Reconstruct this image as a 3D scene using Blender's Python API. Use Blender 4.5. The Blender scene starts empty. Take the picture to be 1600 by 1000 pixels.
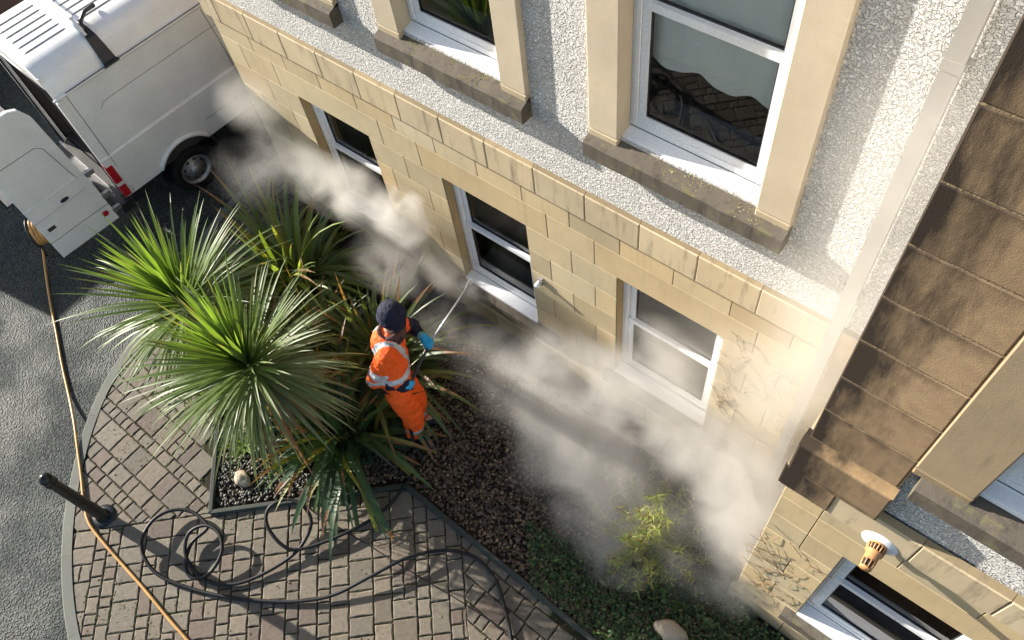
import bpy, bmesh, math, random
from mathutils import Vector, Matrix, noise
R_ = math.radians
random.seed(7)
sc = bpy.context.scene
COL = sc.collection

# ------------------------------------------------------------------ camera, sky, sun
CAM = Vector((0.022, 0.0, 7.963))
cr = Vector((0.0, 0.0, 0.0))
def cam_axes(y, t, r):
    d = Vector((math.sin(y)*math.cos(t), math.cos(y)*math.cos(t), -math.sin(t)))
    rt = Vector((math.cos(y), -math.sin(y), 0.0)); up = rt.cross(d)
    return math.cos(r)*rt + math.sin(r)*up, -math.sin(r)*rt + math.cos(r)*up, d
CR, CU, CF = cam_axes(-0.83012744, 1.00314098, -0.18123193)
cd = bpy.data.cameras.new('camera'); cam = bpy.data.objects.new('camera', cd); COL.objects.link(cam)
cd.sensor_width = 36.0; cd.lens = 1290.71/1600*36.0; cd.clip_start = 0.05; cd.clip_end = 500
M = Matrix((CR, CU, -CF)).transposed().to_4x4(); M.translation = CAM
cam.matrix_world = M
sc.camera = cam

SUN_EL, SUN_AZ = R_(20.5), R_(10.5)         # light travels towards +X and a little towards +Y
sun_to = Vector((math.cos(SUN_EL)*math.cos(SUN_AZ), math.cos(SUN_EL)*math.sin(SUN_AZ), -math.sin(SUN_EL)))
w = bpy.data.worlds.new('World'); sc.world = w; w.use_nodes = True
nt = w.node_tree; nt.nodes.clear()
wo = nt.nodes.new('ShaderNodeOutputWorld'); bg = nt.nodes.new('ShaderNodeBackground'); sk = nt.nodes.new('ShaderNodeTexSky')
sk.sky_type = 'NISHITA'; sk.sun_disc = False; sk.sun_elevation = SUN_EL
sk.sun_rotation = math.atan2(-sun_to.x, -sun_to.y)
bg.inputs[1].default_value = 0.080
nt.links.new(sk.outputs[0], bg.inputs[0]); nt.links.new(bg.outputs[0], wo.inputs[0])
sl = bpy.data.lights.new('sun', 'SUN'); sl.energy = 5.0; sl.angle = R_(0.55); sl.color = (1.0, 0.94, 0.85)
so = bpy.data.objects.new('sun', sl); COL.objects.link(so)
so.rotation_euler = sun_to.to_track_quat('-Z', 'Y').to_euler(); so.location = (-20, -2, 12)
vs = sc.view_settings; vs.view_transform = 'Standard'; vs.look = 'None'; vs.gamma = 1.0; vs.exposure = 1.45
sc.cycles.use_denoising = True
sc.cycles.volume_bounces = 2; sc.cycles.volume_step_rate = 1.5; sc.cycles.volume_max_steps = 96
sc.cycles.transparent_max_bounces = 12; sc.cycles.max_bounces = 8

# ------------------------------------------------------------------ helpers
def atz(x, y, z=0.0):
    """point of the photograph (1600 wide) on the horizontal plane of height z"""
    r = ((x-800)/1290.71)*CR - ((y-500)/1290.71)*CU + CF
    return CAM + r*((z-CAM.z)/r.z)

class MB:
    def __init__(s): s.v = []; s.f = []; s.c = []; s.m = []; s.sm = []
    def add(s, vs, fs, col=(1,1,1), mi=0, smooth=False):
        n = len(s.v); s.v += [tuple(p) for p in vs]
        for f in fs:
            s.f.append([n+i for i in f]); s.c.append(col); s.m.append(mi); s.sm.append(smooth)
    def box(s, x0, x1, y0, y1, z0, z1, col=(1,1,1), mi=0):
        v = [(x0,y0,z0),(x1,y0,z0),(x1,y1,z0),(x0,y1,z0),(x0,y0,z1),(x1,y0,z1),(x1,y1,z1),(x0,y1,z1)]
        s.add(v, [(0,3,2,1),(4,5,6,7),(0,1,5,4),(1,2,6,5),(2,3,7,6),(3,0,4,7)], col, mi)
    def quad(s, a, b, c, d, col=(1,1,1), mi=0): s.add([a,b,c,d], [(0,1,2,3)], col, mi)
    def stone(s, x0, x1, z0, z1, yf, dep=0.06, c=0.006, col=(1,1,1), mi=0):
        """block facing -Y with a worn arris"""
        j = lambda: random.uniform(-.0015, .0015)
        a = [(x0,yf+c,z0),(x1,yf+c,z0),(x1,yf+c,z1),(x0,yf+c,z1)]
        o = [(x0+c+j(),yf+j()*.4,z0+c+j()),(x1-c+j(),yf+j()*.4,z0+c+j()),(x1-c+j(),yf+j()*.4,z1-c+j()),(x0+c+j(),yf+j()*.4,z1-c+j())]
        b = [(x0,yf+dep,z0),(x1,yf+dep,z0),(x1,yf+dep,z1),(x0,yf+dep,z1)]
        s.add(a+o+b, [(4,5,6,7),(0,1,5,4),(1,2,6,5),(2,3,7,6),(3,0,4,7),(8,9,1,0),(9,10,2,1),(10,11,3,2),(11,8,0,3)], col, mi)
    def tube(s, pts, r, n=8, col=(1,1,1), mi=0, cap=True):
        pts = [Vector(p) for p in pts]; rr = r if hasattr(r, '__len__') else [r]*len(pts)
        vs = []; fs = []; u = None
        for i, p in enumerate(pts):
            d = (pts[min(i+1,len(pts)-1)] - pts[max(i-1,0)])
            d = d.normalized() if d.length > 1e-9 else Vector((0,0,1))
            if u is None: u = d.orthogonal().normalized()
            u = (u - d*u.dot(d)); u = u.normalized() if u.length > 1e-6 else d.orthogonal().normalized()
            w_ = d.cross(u)
            for k in range(n):
                a = 2*math.pi*k/n; vs.append(p + (u*math.cos(a)+w_*math.sin(a))*rr[i])
        for i in range(len(pts)-1):
            for k in range(n): fs.append((i*n+k, i*n+(k+1)%n, (i+1)*n+(k+1)%n, (i+1)*n+k))
        if cap:
            fs.append(tuple(range(n))[::-1]); fs.append(tuple((len(pts)-1)*n+k for k in range(n)))
        s.add(vs, fs, col, mi, True)
    def lathe(s, o, axis, prof, n=24, col=(1,1,1), mi=0, smooth=True):
        """prof: list of (distance along axis, radius)"""
        ax = Vector(axis).normalized(); u = ax.orthogonal().normalized(); w_ = ax.cross(u); o = Vector(o)
        vs = []; fs = []
        for t, r in prof:
            for k in range(n):
                a = 2*math.pi*k/n; vs.append(o + ax*t + (u*math.cos(a)+w_*math.sin(a))*r)
        for i in range(len(prof)-1):
            for k in range(n): fs.append((i*n+k, i*n+(k+1)%n, (i+1)*n+(k+1)%n, (i+1)*n+k))
        s.add(vs, fs, col, mi, smooth)
    def prism(s, poly, z0, z1, col=(1,1,1), mi=0):
        n = len(poly); v = [(p[0],p[1],z0) for p in poly]+[(p[0],p[1],z1) for p in poly]
        s.add(v, [tuple(range(n))[::-1], tuple(range(n,2*n))]+[(i,(i+1)%n,n+(i+1)%n,n+i) for i in range(n)], col, mi)
    def mesh(s, name):
        me = bpy.data.meshes.new(name); me.from_pydata(s.v, [], s.f)
        ca = me.color_attributes.new('Col', 'FLOAT_COLOR', 'CORNER')
        buf = []
        for f, c in zip(s.f, s.c):
            c4 = (c[0], c[1], c[2], 1.0)
            for _ in f: buf += c4
        if len(buf) == len(ca.data)*4: ca.data.foreach_set('color', buf)
        me.polygons.foreach_set('material_index', s.m); me.polygons.foreach_set('use_smooth', s.sm)
        me.update(); return me

def link(name, me, mats, parent=None, **kw):
    o = bpy.data.objects.new(name, me); COL.objects.link(o)
    for m in (mats if isinstance(mats, (list, tuple)) else [mats]): me.materials.append(m)
    if parent: o.parent = parent
    for k, v in kw.items(): o[k] = v
    return o
def obj(name, mb, mats, parent=None, **kw): return link(name, mb.mesh(name), mats, parent, **kw)
def thing(name, label, cat, loc=(0,0,0), rz=0, group=None):
    o = bpy.data.objects.new(name, None); COL.objects.link(o); o.empty_display_size = .2
    o.location = loc; o.rotation_euler = (0,0,rz); o['label'] = label; o['category'] = cat
    if group: o['group'] = group
    return o
def tag(o, label, cat, group=None, kind=None):
    o['label'] = label; o['category'] = cat
    if group: o['group'] = group
    if kind: o['kind'] = kind
    return o

# ------------------------------------------------------------------ materials
class N:
    def __init__(s, name):
        s.m = bpy.data.materials.new(name); s.m.use_nodes = True; s.t = s.m.node_tree; s.t.nodes.clear()
        s.out = s.n('ShaderNodeOutputMaterial')
    def n(s, ty, **kw):
        x = s.t.nodes.new(ty)
        for k, v in kw.items():
            if k[0] == 'i' and k[1:].isdigit(): s.set(x.inputs[int(k[1:])], v)
            elif k.startswith('in_'): s.set(x.inputs[k[3:].replace('_', ' ')], v)
            else: setattr(x, k, v)
        return x
    def set(s, inp, v):
        if isinstance(v, bpy.types.NodeSocket): s.t.links.new(v, inp)
        else:
            if isinstance(v, tuple) and len(v) == 3 and inp.type == 'RGBA': v = (*v, 1)
            inp.default_value = v
    def geo(s): return s.n('ShaderNodeTexCoord').outputs['Object']
    def mapping(s, v, sc=(1,1,1), loc=(0,0,0), rot=(0,0,0)):
        return s.n('ShaderNodeMapping', i0=v, i1=loc, i2=rot, i3=sc).outputs[0]
    def noise(s, v, scale, det=4, rough=.55, dist=0): return s.n('ShaderNodeTexNoise', in_Vector=v, in_Scale=scale, in_Detail=det, in_Roughness=rough, in_Distortion=dist).outputs[0]
    def vor(s, v, scale, feat='F1', out=0): return s.n('ShaderNodeTexVoronoi', feature=feat, in_Vector=v, in_Scale=scale).outputs[out]
    def ramp(s, f, a, b, ca=0.0, cb=1.0):
        return s.n('ShaderNodeMapRange', i0=f, i1=a, i2=b, i3=ca, i4=cb).outputs[0]
    def math(s, op, a, b=0.0): return s.n('ShaderNodeMath', operation=op, i0=a, i1=b).outputs[0]
    def mix(s, f, a, b, mode='MIX'):
        x = s.t.nodes.new('ShaderNodeMix'); x.data_type = 'RGBA'; x.blend_type = mode
        s.set(x.inputs[0], f); s.set(x.inputs[6], a); s.set(x.inputs[7], b); return x.outputs[2]
    def attr(s): return s.n('ShaderNodeAttribute', attribute_name='Col').outputs[0]
    def bump(s, h, dist=.01, st=1.0, nrm=None):
        x = s.n('ShaderNodeBump', in_Height=h, in_Distance=dist, in_Strength=st)
        if nrm: s.set(x.inputs['Normal'], nrm)
        return x.outputs[0]
    def pbr(s, col, rough=.7, nrm=None, spec=.5, metal=0, **kw):
        p = s.n('ShaderNodeBsdfPrincipled', in_Base_Color=col, in_Roughness=rough, in_Metallic=metal)
        s.set(p.inputs['Specular IOR Level'], spec)
        if nrm: s.set(p.inputs['Normal'], nrm)
        for k, v in kw.items(): s.set(p.inputs[k.replace('_', ' ')], v)
        return p.outputs[0]
    def done(s, sh): s.t.links.new(sh, s.out.inputs[0]); return s.m

def m_stone(name, base, dark, stain=.5, streak=True, bump=.0015, zlo=None, moss=0):
    n = N(name); g = n.geo()
    big = n.noise(g, 1.7, 4); mid = n.noise(g, 11, 5, .6); fine = n.noise(g, 160, 3, .6)
    c = n.mix(n.ramp(big, .35, .7), base, tuple(b*.84 for b in base))
    c = n.mix(n.ramp(fine, .3, .75, 0, .3), c, tuple(b*.6 for b in base))
    c = n.mix(1.0, c, n.attr(), 'MULTIPLY')
    st = n.noise(n.mapping(g, (9, 9, 1.3)), 1.6, 5, .65) if streak else mid
    c = n.mix(n.math('MULTIPLY', n.ramp(st, .52, .74), stain), c, dark)
    if moss: c = n.mix(n.math('MULTIPLY', n.ramp(mid, .56, .64), moss), c, (.20,.19,.07))
    h = n.math('ADD', n.math('MULTIPLY', fine, .5), mid)
    return n.done(n.pbr(c, .85, n.bump(h, bump, 1), .25))
ASH = (.56,.44,.262)
M_ash = m_stone('ashlar_stone', ASH, (.22,.17,.10), .25)
M_band = m_stone('string_course_stone', (.56,.45,.29), (.15,.12,.085), .75, bump=.002)
M_surr = m_stone('surround_stone', (.60,.50,.36), (.46,.36,.20), .35, False)
M_sill = m_stone('weathered_sill_stone', (.125,.105,.082), (.045,.04,.034), .9, bump=.004, moss=.35)
M_brn = m_stone('wing_stone', (.33,.25,.155), (.12,.09,.06), .5)
M_mortar = m_stone('mortar', (.16,.125,.08), (.07,.055,.04), .5, False)
def m_quoin():
    n = N('soot_stained_stone'); g = n.geo()
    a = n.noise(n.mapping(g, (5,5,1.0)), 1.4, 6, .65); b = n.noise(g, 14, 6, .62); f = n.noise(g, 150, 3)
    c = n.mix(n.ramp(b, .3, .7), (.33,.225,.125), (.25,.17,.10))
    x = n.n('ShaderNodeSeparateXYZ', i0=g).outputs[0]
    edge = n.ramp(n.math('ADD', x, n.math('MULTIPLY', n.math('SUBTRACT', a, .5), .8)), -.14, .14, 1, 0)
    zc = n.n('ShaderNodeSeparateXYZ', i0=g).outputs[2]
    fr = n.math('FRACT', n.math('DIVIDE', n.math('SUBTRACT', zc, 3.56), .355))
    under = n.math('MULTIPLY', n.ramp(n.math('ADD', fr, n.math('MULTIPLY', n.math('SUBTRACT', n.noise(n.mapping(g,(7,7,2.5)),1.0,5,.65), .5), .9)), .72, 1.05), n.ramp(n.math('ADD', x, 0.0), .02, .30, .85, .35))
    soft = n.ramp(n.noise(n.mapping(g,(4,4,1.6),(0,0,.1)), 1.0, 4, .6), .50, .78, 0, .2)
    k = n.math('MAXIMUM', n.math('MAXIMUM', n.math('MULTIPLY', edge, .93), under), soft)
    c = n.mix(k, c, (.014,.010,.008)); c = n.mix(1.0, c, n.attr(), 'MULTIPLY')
    sp = n.noise(n.mapping(g, (26,26,3.0), (3,1,7)), 1.0, 4, .6)
    c = n.mix(n.math('MULTIPLY', n.ramp(sp, .66, .72), n.math('MULTIPLY', edge, .45)), c, (.30,.27,.23))
    return n.done(n.pbr(c, .8, n.bump(n.math('ADD', n.math('MULTIPLY', b, .4), f), .0012), .3))
M_quoin = m_quoin()
def m_rough():
    n = N('roughcast_render'); g = n.geo()
    wv = n.mapping(g, (1,1,1))
    d = n.noise(wv, 130, 3, .6)
    v1 = n.noise(wv, 52, 2, .5, .6)
    h = n.math('ADD', n.n('ShaderNodeMapRange', interpolation_type='SMOOTHSTEP', i0=v1, i1=.44, i2=.60, i3=0.0, i4=.9).outputs[0], n.math('MULTIPLY', d, .35))
    big = n.noise(g, 2.2, 3)
    c = n.mix(n.ramp(big, .35, .7), (.88,.86,.82), (.78,.76,.72))
    c = n.mix(n.ramp(h, .15, .75, .5, 0), c, (.42,.41,.39))  # raised bits whiter, hollows greyer: sunlit relief put into the colour
    return n.done(n.pbr(c, .8, n.bump(h, .028, 1.0), .3))
M_rough = m_rough()
def m_plain(name, col, rough=.5, spec=.5, bump=0, bscale=60, var=.12, metal=0, dirt=0, dcol=(.1,.09,.07), dscale=4, coat=0):
    n = N(name); g = n.geo(); a = n.noise(g, bscale, 4); b = n.noise(g, 3.0, 4)
    c = n.mix(n.ramp(b, .3, .7, 0, 1), col, tuple(x*(1-var) for x in col))
    c = n.mix(1.0, c, n.attr(), 'MULTIPLY')
    if dirt: c = n.mix(n.math('MULTIPLY', n.ramp(n.noise(g, dscale, 6, .65), .45, .75), dirt), c, dcol)
    kw = {'Coat_Weight': coat, 'Coat_Roughness': .08} if coat else {}
    return n.done(n.pbr(c, n.ramp(a, .3, .7, rough*.85, min(1, rough*1.15)), n.bump(a, bump) if bump else None, spec, metal, **kw))
M_upvc = m_plain('white_window_plastic', (.86,.87,.88), .28, .5, dirt=.12, dcol=(.45,.43,.38), dscale=9)
M_gask = m_plain('black_gasket', (.02,.02,.022), .5)
M_van = m_plain('white_van_paint', (.86,.85,.82), .28, .5, dirt=.14, dcol=(.58,.53,.46), dscale=2.2, coat=.5)
M_blk = m_plain('black_plastic', (.018,.018,.02), .45, .5, dirt=.1)
M_seam = m_plain('panel_seam', (.10,.095,.09), .7)
M_rub = m_plain('tyre_rubber', (.011,.011,.012), .85, .15, bump=.002, dirt=.12, dcol=(.07,.065,.06))
M_steel = m_plain('wheel_steel', (.42,.42,.42), .38, .5, metal=.7, dirt=.6, dcol=(.05,.045,.04), dscale=14)
M_red = m_plain('red_lens', (.45,.015,.02), .15, .6)
M_lens = m_plain('clear_lens', (.75,.72,.68), .12, .6)
M_int = m_plain('room_plaster', (.5,.52,.46), .9)
M_dark = m_plain('van_interior', (.05,.042,.038), .9)
M_conc = m_plain('concrete_kerb', (.17,.175,.15), .85, .3, bump=.004, bscale=120, dirt=.5, dcol=(.13,.13,.10))
M_edge = m_plain('dark_edging', (.045,.052,.044), .8, .3, bump=.004, bscale=70, dirt=.6, dcol=(.04,.04,.03))
M_soil = m_plain('soil', (.045,.032,.022), .95, .1, bump=.03, bscale=30, var=.5)
M_joint = m_plain('joint_dirt', (.035,.03,.02), .95, .1, bump=.01, bscale=60, dirt=.8, dcol=(.035,.045,.014), dscale=3)
M_hoseb = m_plain('black_rubber_hose', (.010,.010,.011), .5, .3)
M_hosey = m_plain('yellow_rubber_hose', (.55,.30,.09), .45, .5, dirt=.7, dcol=(.22,.12,.06), dscale=5)
M_boll = m_plain('black_painted_iron', (.010,.012,.012), .3, .5, dirt=.1, dcol=(.08,.075,.06), dscale=20)
M_terra = m_plain('tan_plastic', (.52,.26,.10), .45, .5)
M_wht = m_plain('white_plastic', (.80,.80,.80), .35, .5)
M_pipe = m_plain('painted_pipe', (.34,.32,.29), .5, .4, dirt=.3, dcol=(.35,.31,.26))
M_grey = m_plain('grey_plastic', (.30,.28,.27), .4, .5)
M_peb = m_plain('pebble_stone', (1,1,1), .55, .5)
M_wood = m_plain('bark', (.12,.085,.055), .95, .1, bump=.02, bscale=40)
M_fence = m_plain('dark_stained_boards', (.055,.035,.03), .8, .3, bump=.004, bscale=30)
M_roof = m_plain('roof_felt', (.08,.08,.08), .9)
def m_asphalt():
    n = N('asphalt'); g = n.geo()
    v = n.vor(g, 40); cv = n.vor(g, 40, out=1); f = n.noise(g, 42, 5, .75); b = n.noise(g, .9, 5, .6)
    wet = n.ramp(n.noise(g, 1.1, 5, .6), .42, .60)
    h = n.math('ADD', n.ramp(v, .0, .55, 1, 0), n.math('MULTIPLY', f, .8))
    c = n.mix(n.ramp(f, .40, .60), (.010,.012,.012), (.10,.12,.11))
    c = n.mix(.35, c, n.mix(1.0, c, n.mix(.7, cv, (.5,.5,.5)), 'MULTIPLY'))
    c = n.mix(n.ramp(b, .4, .65, 0, .4), c, (.05,.065,.055))
    return n.done(n.pbr(c, n.ramp(wet, 0, 1, .8, .5), n.bump(h, .03), .28))
M_asph = m_asphalt()
def m_paver():
    n = N('paving_block'); g = n.geo()
    f = n.noise(g, 210, 3, .6); m = n.noise(g, 22, 5, .6); v = n.noise(g, 420, 2)
    c = n.mix(n.ramp(m, .3, .7), (.170,.145,.112), (.118,.099,.076))
    c = n.mix(1.0, c, n.attr(), 'MULTIPLY')
    c = n.mix(n.ramp(v, .60, .68, 0, .5), c, (.42,.37,.31)); c = n.mix(n.ramp(f, .62, .70, 0, .6), c, (.06,.05,.04))
    return n.done(n.pbr(c, .75, n.bump(n.math('ADD', f, m), .004), .35))
M_pav = m_paver()
def m_leaf(name, rough=.47, trans=.35, spec=.5):
    n = N(name); g = n.geo(); c = n.attr(); nz = n.noise(g, 18, 3)
    c = n.mix(n.ramp(nz, .3, .7, 0, .35), c, n.mix(1.0, c, (.65,.7,.55), 'MULTIPLY'))
    p = n.pbr(c, rough, None, spec)
    t = n.n('ShaderNodeBsdfTranslucent', in_Color=n.mix(1.0, c, (2.0,2.1,.8), 'MULTIPLY')).outputs[0]
    return n.done(n.n('ShaderNodeMixShader', i0=trans, i1=p, i2=t).outputs[0])
M_leaf = m_leaf('sword_leaf'); M_small = m_leaf('small_leaf', .5, .4, .4)
def m_glass():
    n = N('window_glass')
    fr = n.n('ShaderNodeFresnel', in_IOR=1.62).outputs[0]
    gl = n.n('ShaderNodeBsdfGlossy', in_Color=(1,1,1), in_Roughness=.015).outputs[0]
    tr = n.n('ShaderNodeBsdfTransparent', in_Color=(.90,.91,.90)).outputs[0]
    return n.done(n.n('ShaderNodeMixShader', i0=n.math('MULTIPLY', fr, .92), i1=tr, i2=gl).outputs[0])
M_glass = m_glass()
def m_cloth(name, rough=.8, fluo=0):
    n = N(name); g = n.geo(); c = n.attr(); a = n.noise(g, 24, 4, .5, .6); w_ = n.noise(g, 300, 2)
    return n.done(n.pbr(c, rough, n.bump(n.math('ADD', a, n.math('MULTIPLY', w_, .08)), .03, 1), .3))
M_cloth = m_cloth('cloth'); M_refl = m_plain('reflective_tape', (.55,.56,.60), .35, .6, metal=.3, bump=.003, bscale=20)
M_skin = m_plain('skin', (.50,.27,.19), .5)
M_glove = m_plain('blue_rubber_glove', (.01,.36,.66), .4, .5, bump=.002)
M_curt = m_plain('pale_blind', (.93,.94,.88), .9)

# ------------------------------------------------------------------ ground
PAVE_Z = 0.0; ROAD_Z = -0.085
arc = [(-8.05,5.2),(-8.02,3.4),(-7.9,2.4),(-7.62,1.6),(-7.38,.95),(-7.24,.45),(-7.05,-.05),(-6.74,-.52),(-6.38,-.93),(-6.0,-1.29),(-5.55,-1.62),(-5.05,-1.90),(-4.5,-2.1),(-3.5,-2.35),(-2,-2.6),(3,-3.0)]
def smooth_poly(p, it=2):
    for _ in range(it):
        q = [p[0]]
        for a, b in zip(p, p[1:]): q += [(a[0]*.75+b[0]*.25, a[1]*.75+b[1]*.25), (a[0]*.25+b[0]*.75, a[1]*.25+b[1]*.75)]
        p = q+[p[-1]]
    return p
arcs = smooth_poly(arc)
mb = MB(); mb.quad((-60,-60,ROAD_Z),(60,-60,ROAD_Z),(60,60,ROAD_Z),(-60,60,ROAD_Z)); obj('road', mb, M_asph, kind='structure')
# paved area base (sand joints), stepped up from the road
def off(path, d):
    o = []
    for i, p in enumerate(path):
        a = path[max(i-1,0)]; b = path[min(i+1,len(path)-1)]
        t = Vector((b[0]-a[0], b[1]-a[1])).normalized(); o.append((p[0]-t.y*d, p[1]+t.x*d))
    return o
inner = off(arcs, .115)
base_poly = inner + [(3,5.2)]
mb = MB(); mb.prism(base_poly[::1], ROAD_Z, -.012); obj('paving_base', mb, M_joint, kind='structure')
# kerb of separate concrete lengths
mb = MB(); acc = 0; i0 = 0
for i in range(1, len(arcs)):
    acc += math.dist(arcs[i], arcs[i-1])
    if acc > .8 or i == len(arcs)-1:
        seg = arcs[i0:i+1]; ins = inner[i0:i+1]
        if len(seg) > 1:
            a, b = seg[0], seg[1]; L = max(math.dist(a, b), .01); t = .004/L
            seg = [(a[0]+(b[0]-a[0])*t, a[1]+(b[1]-a[1])*t)] + seg[1:]
            c = random.uniform(.85, 1.1)
            o1 = [(p[0], p[1], ROAD_Z-.01) for p in seg]; o2 = [(p[0], p[1], -.006) for p in seg]
            s2 = off(seg, .012); o3 = [(p[0], p[1], .004) for p in s2]; o4 = [(p[0], p[1], .004) for p in ins]
            n_ = len(seg)
            for k in range(n_-1):
                for A, B in ((o1,o2),(o2,o3),(o3,o4)): mb.quad(A[k], A[k+1], B[k+1], B[k], (c,c,c))
        i0 = i; acc = 0
obj('kerb', mb, M_conc, kind='structure')

bed = [(-6.95,3.3),(-6.95,1.90),(-5.30,.27),(-4.80,-.22),(-3.35,1.22),(2.5,1.10),(2.5,3.3)]
def inside(p, poly):
    c = False; n = len(poly)
    for i in range(n):
        a, b = poly[i], poly[(i+1)%n]
        if (a[1] > p[1]) != (b[1] > p[1]) and p[0] < (b[0]-a[0])*(p[1]-a[1])/(b[1]-a[1])+a[0]: c = not c
    return c
# paving blocks
def clip(poly, a, b, keep):
    """clip convex polygon by line a->b keeping side sign"""
    out = []
    sd = lambda p: ((b[0]-a[0])*(p[1]-a[1])-(b[1]-a[1])*(p[0]-a[0]))*keep
    for i in range(len(poly)):
        p, q = poly[i], poly[(i+1)%len(poly)]; sp, sq = sd(p), sd(q)
        if sp >= 0: out.append(p)
        if (sp >= 0) != (sq >= 0):
            t = sp/(sp-sq); out.append((p[0]+(q[0]-p[0])*t, p[1]+(q[1]-p[1])*t))
    return out
def area(p): return abs(sum(p[i][0]*p[(i+1)%len(p)][1]-p[(i+1)%len(p)][0]*p[i][1] for i in range(len(p))))/2
pav = MB()
def paver(poly):
    if len(poly) < 3 or area(poly) < .0016: return
    cx = sum(p[0] for p in poly)/len(poly); cy = sum(p[1] for p in poly)/len(poly)
    t = random.random(); k = random.uniform(.78, 1.18)
    col = (k*1.0, k*1.0, k*.96) if t < .6 else ((k*1.02, k*.97, k*.90) if t < .88 else (k*.86, k*.76, k*.74))
    z = -.002+random.uniform(-.003,.003); tx = random.uniform(-.012,.012); ty = random.uniform(-.012,.012)
    q = []
    for i in range(len(poly)):
        a_, b_ = poly[i], poly[(i+1)%len(poly)]; L = math.dist(a_, b_); m = max(1, round(L/.045))
        for k2 in range(m): q.append((a_[0]+(b_[0]-a_[0])*k2/m, a_[1]+(b_[1]-a_[1])*k2/m))
    poly = q
    def ring(s, dz, jit=0):
        r = []
        for p in poly:
            d = math.hypot(p[0]-cx, p[1]-cy) or 1; f = max(0, (d-s)/d)
            x = cx+(p[0]-cx)*f+random.uniform(-jit,jit); y = cy+(p[1]-cy)*f+random.uniform(-jit,jit)
            r.append((x, y, z+dz+(x-cx)*tx+(y-cy)*ty))
        return r
    n = len(poly); a = ring(.0065, -.03); b = ring(.0072, -.007, .0030); c = ring(.018, 0, .0028)
    pav.add(a+b+c, [tuple(range(2*n,3*n))]+[(i,(i+1)%n,n+(i+1)%n,n+i) for i in range(n)]+[(n+i,n+(i+1)%n,2*n+(i+1)%n,2*n+i) for i in range(n)], col)
A1, A2 = (-4.80,-.22), (-6.2,-1.62)      # zone line from the bed corner to the kerb
B1, B2 = (-2.60,1.2), (1.4,-2.8)         # zone line from the bed to the lower right
def zone(rot, clips, x0, x1, y0, y1, seed):
    rnd = random.Random(seed); c, s = math.cos(rot), math.sin(rot); y = y0
    while y < y1:
        wd = rnd.choice([.13,.18,.18,.24,.27]); x = x0+rnd.uniform(-.2,0)
        while x < x1:
            ln = rnd.choice([.13,.18,.18,.24,.27,.30]) if wd > .14 else rnd.choice([.1,.125,.17])
            cells = [(x,x+ln,y,y+wd)]
            if wd > .2 and rnd.random() < .22: cells = [(x,x+ln,y,y+wd/2),(x,x+ln,y+wd/2,y+wd)] if rnd.random()<.5 else [(x,x+ln/2,y,y+wd/2),(x+ln/2,x+ln,y,y+wd/2),(x,x+ln,y+wd/2,y+wd)]
            for a,b,d,e in cells:
                p = [(a,d),(b,d),(b,e),(a,e)]; p = [(u*c-v*s, u*s+v*c) for u,v in p]
                mx = sum(q[0] for q in p)/4; my = sum(q[1] for q in p)/4
                if mx > 1.5 or my < -3 or my > 5: continue
                for la, lb, k in clips: p = clip(p, la, lb, k) if p else p
                if not p: continue
                # clip to the kerb
                for i in range(len(inner)-1):
                    if p and math.hypot(inner[i][0]-mx, inner[i][1]-my) < .5: p = clip(p, inner[i], inner[i+1], 1)
                if not p: continue
                mx = sum(q[0] for q in p)/len(p); my = sum(q[1] for q in p)/len(p)
                if not inside((mx,my), base_poly): continue
                if my > -.3:
                    e_ = [((-5.30,.27),(-4.80,-.22),-1),((-6.95,1.90),(-5.30,.27),-1),((-4.80,-.22),(-3.35,1.22),-1),((-3.35,1.22),(2.5,1.10),-1)]
                    if mx > -6.95 and inside((mx,my), bed): 
                        continue
                    if mx < -4.8:
                        if mx > -6.95: p = clip(p, (-6.95,1.90), (-4.80,-.22), -1)
                        else: p = clip(p, (-6.95,3.3), (-6.95,1.90), -1) if my > 1.8 else p
                    elif mx < -3.35: p = clip(p, (-4.80,-.22), (-3.35,1.22), -1)
                    else: p = clip(p, (-3.35,1.22), (2.5,1.10), -1)
                if p: paver(p)
            x += ln
        y += wd
zone(0, [(A1,A2,-1)], -8.4, -4.0, -2.3, 5.0, 1)
zone(R_(-45), [(A1,A2,1),(B1,B2,-1)], -7, 4, -6.5, 0.9, 2)
zone(0, [(B1,B2,1)], -3.4, 1.5, -3, 1.6, 3)
obj('paving', pav, M_pav, kind='structure')
mb = MB(); mb.prism(bed, -.03, -.004); obj('planting_bed', mb, M_soil, kind='structure')
# apron of plain concrete along the wall left of the bed
mb = MB(); mb.box(-6.1,-1.5,2.98,3.26,-.02,.03); obj('wall_apron', mb, m_plain('apron_concrete', (.12,.115,.11), .8, .3, bump=.004, bscale=80, dirt=.5, dcol=(.05,.05,.05)), kind='structure')
# edging
def edging(path, label):
    mb = MB()
    for (a, b) in zip(path, path[1:]):
        L = math.dist(a, b); n = max(1, round(L/.9)); t = Vector((b[0]-a[0], b[1]-a[1])).normalized(); nn = Vector((-t.y, t.x))
        for k in range(n):
            p = Vector(a)+t*(L*k/n+.003); q = Vector(a)+t*(L*(k+1)/n-.003); c = random.uniform(.8,1.25); z = random.uniform(-.004,.004)
            prof = [(-.028,-.03),(-.028,.028),(-.016,.042),(.016,.042),(.028,.028),(.028,-.03)]
            for (u0,z0),(u1,z1) in zip(prof, prof[1:]):
                mb.quad((*(p+nn*u0),z0+z),(*(q+nn*u0),z0+z),(*(q+nn*u1),z1+z),(*(p+nn*u1),z1+z),(c,c,c))
            for e in (p,q): mb.add([(*(e+nn*u),zz+z) for u,zz in prof], [(0,1,2,3,4,5)], (c,c,c))
    return tag(obj('edging', mb, M_edge), label, 'edging')
edging([(-6.95,1.90),(-5.30,.27),(-4.80,-.22),(-3.35,1.22)], 'dark edging kerb around the pointed corner of the pebble bed under the sword-leaved plants')
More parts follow.
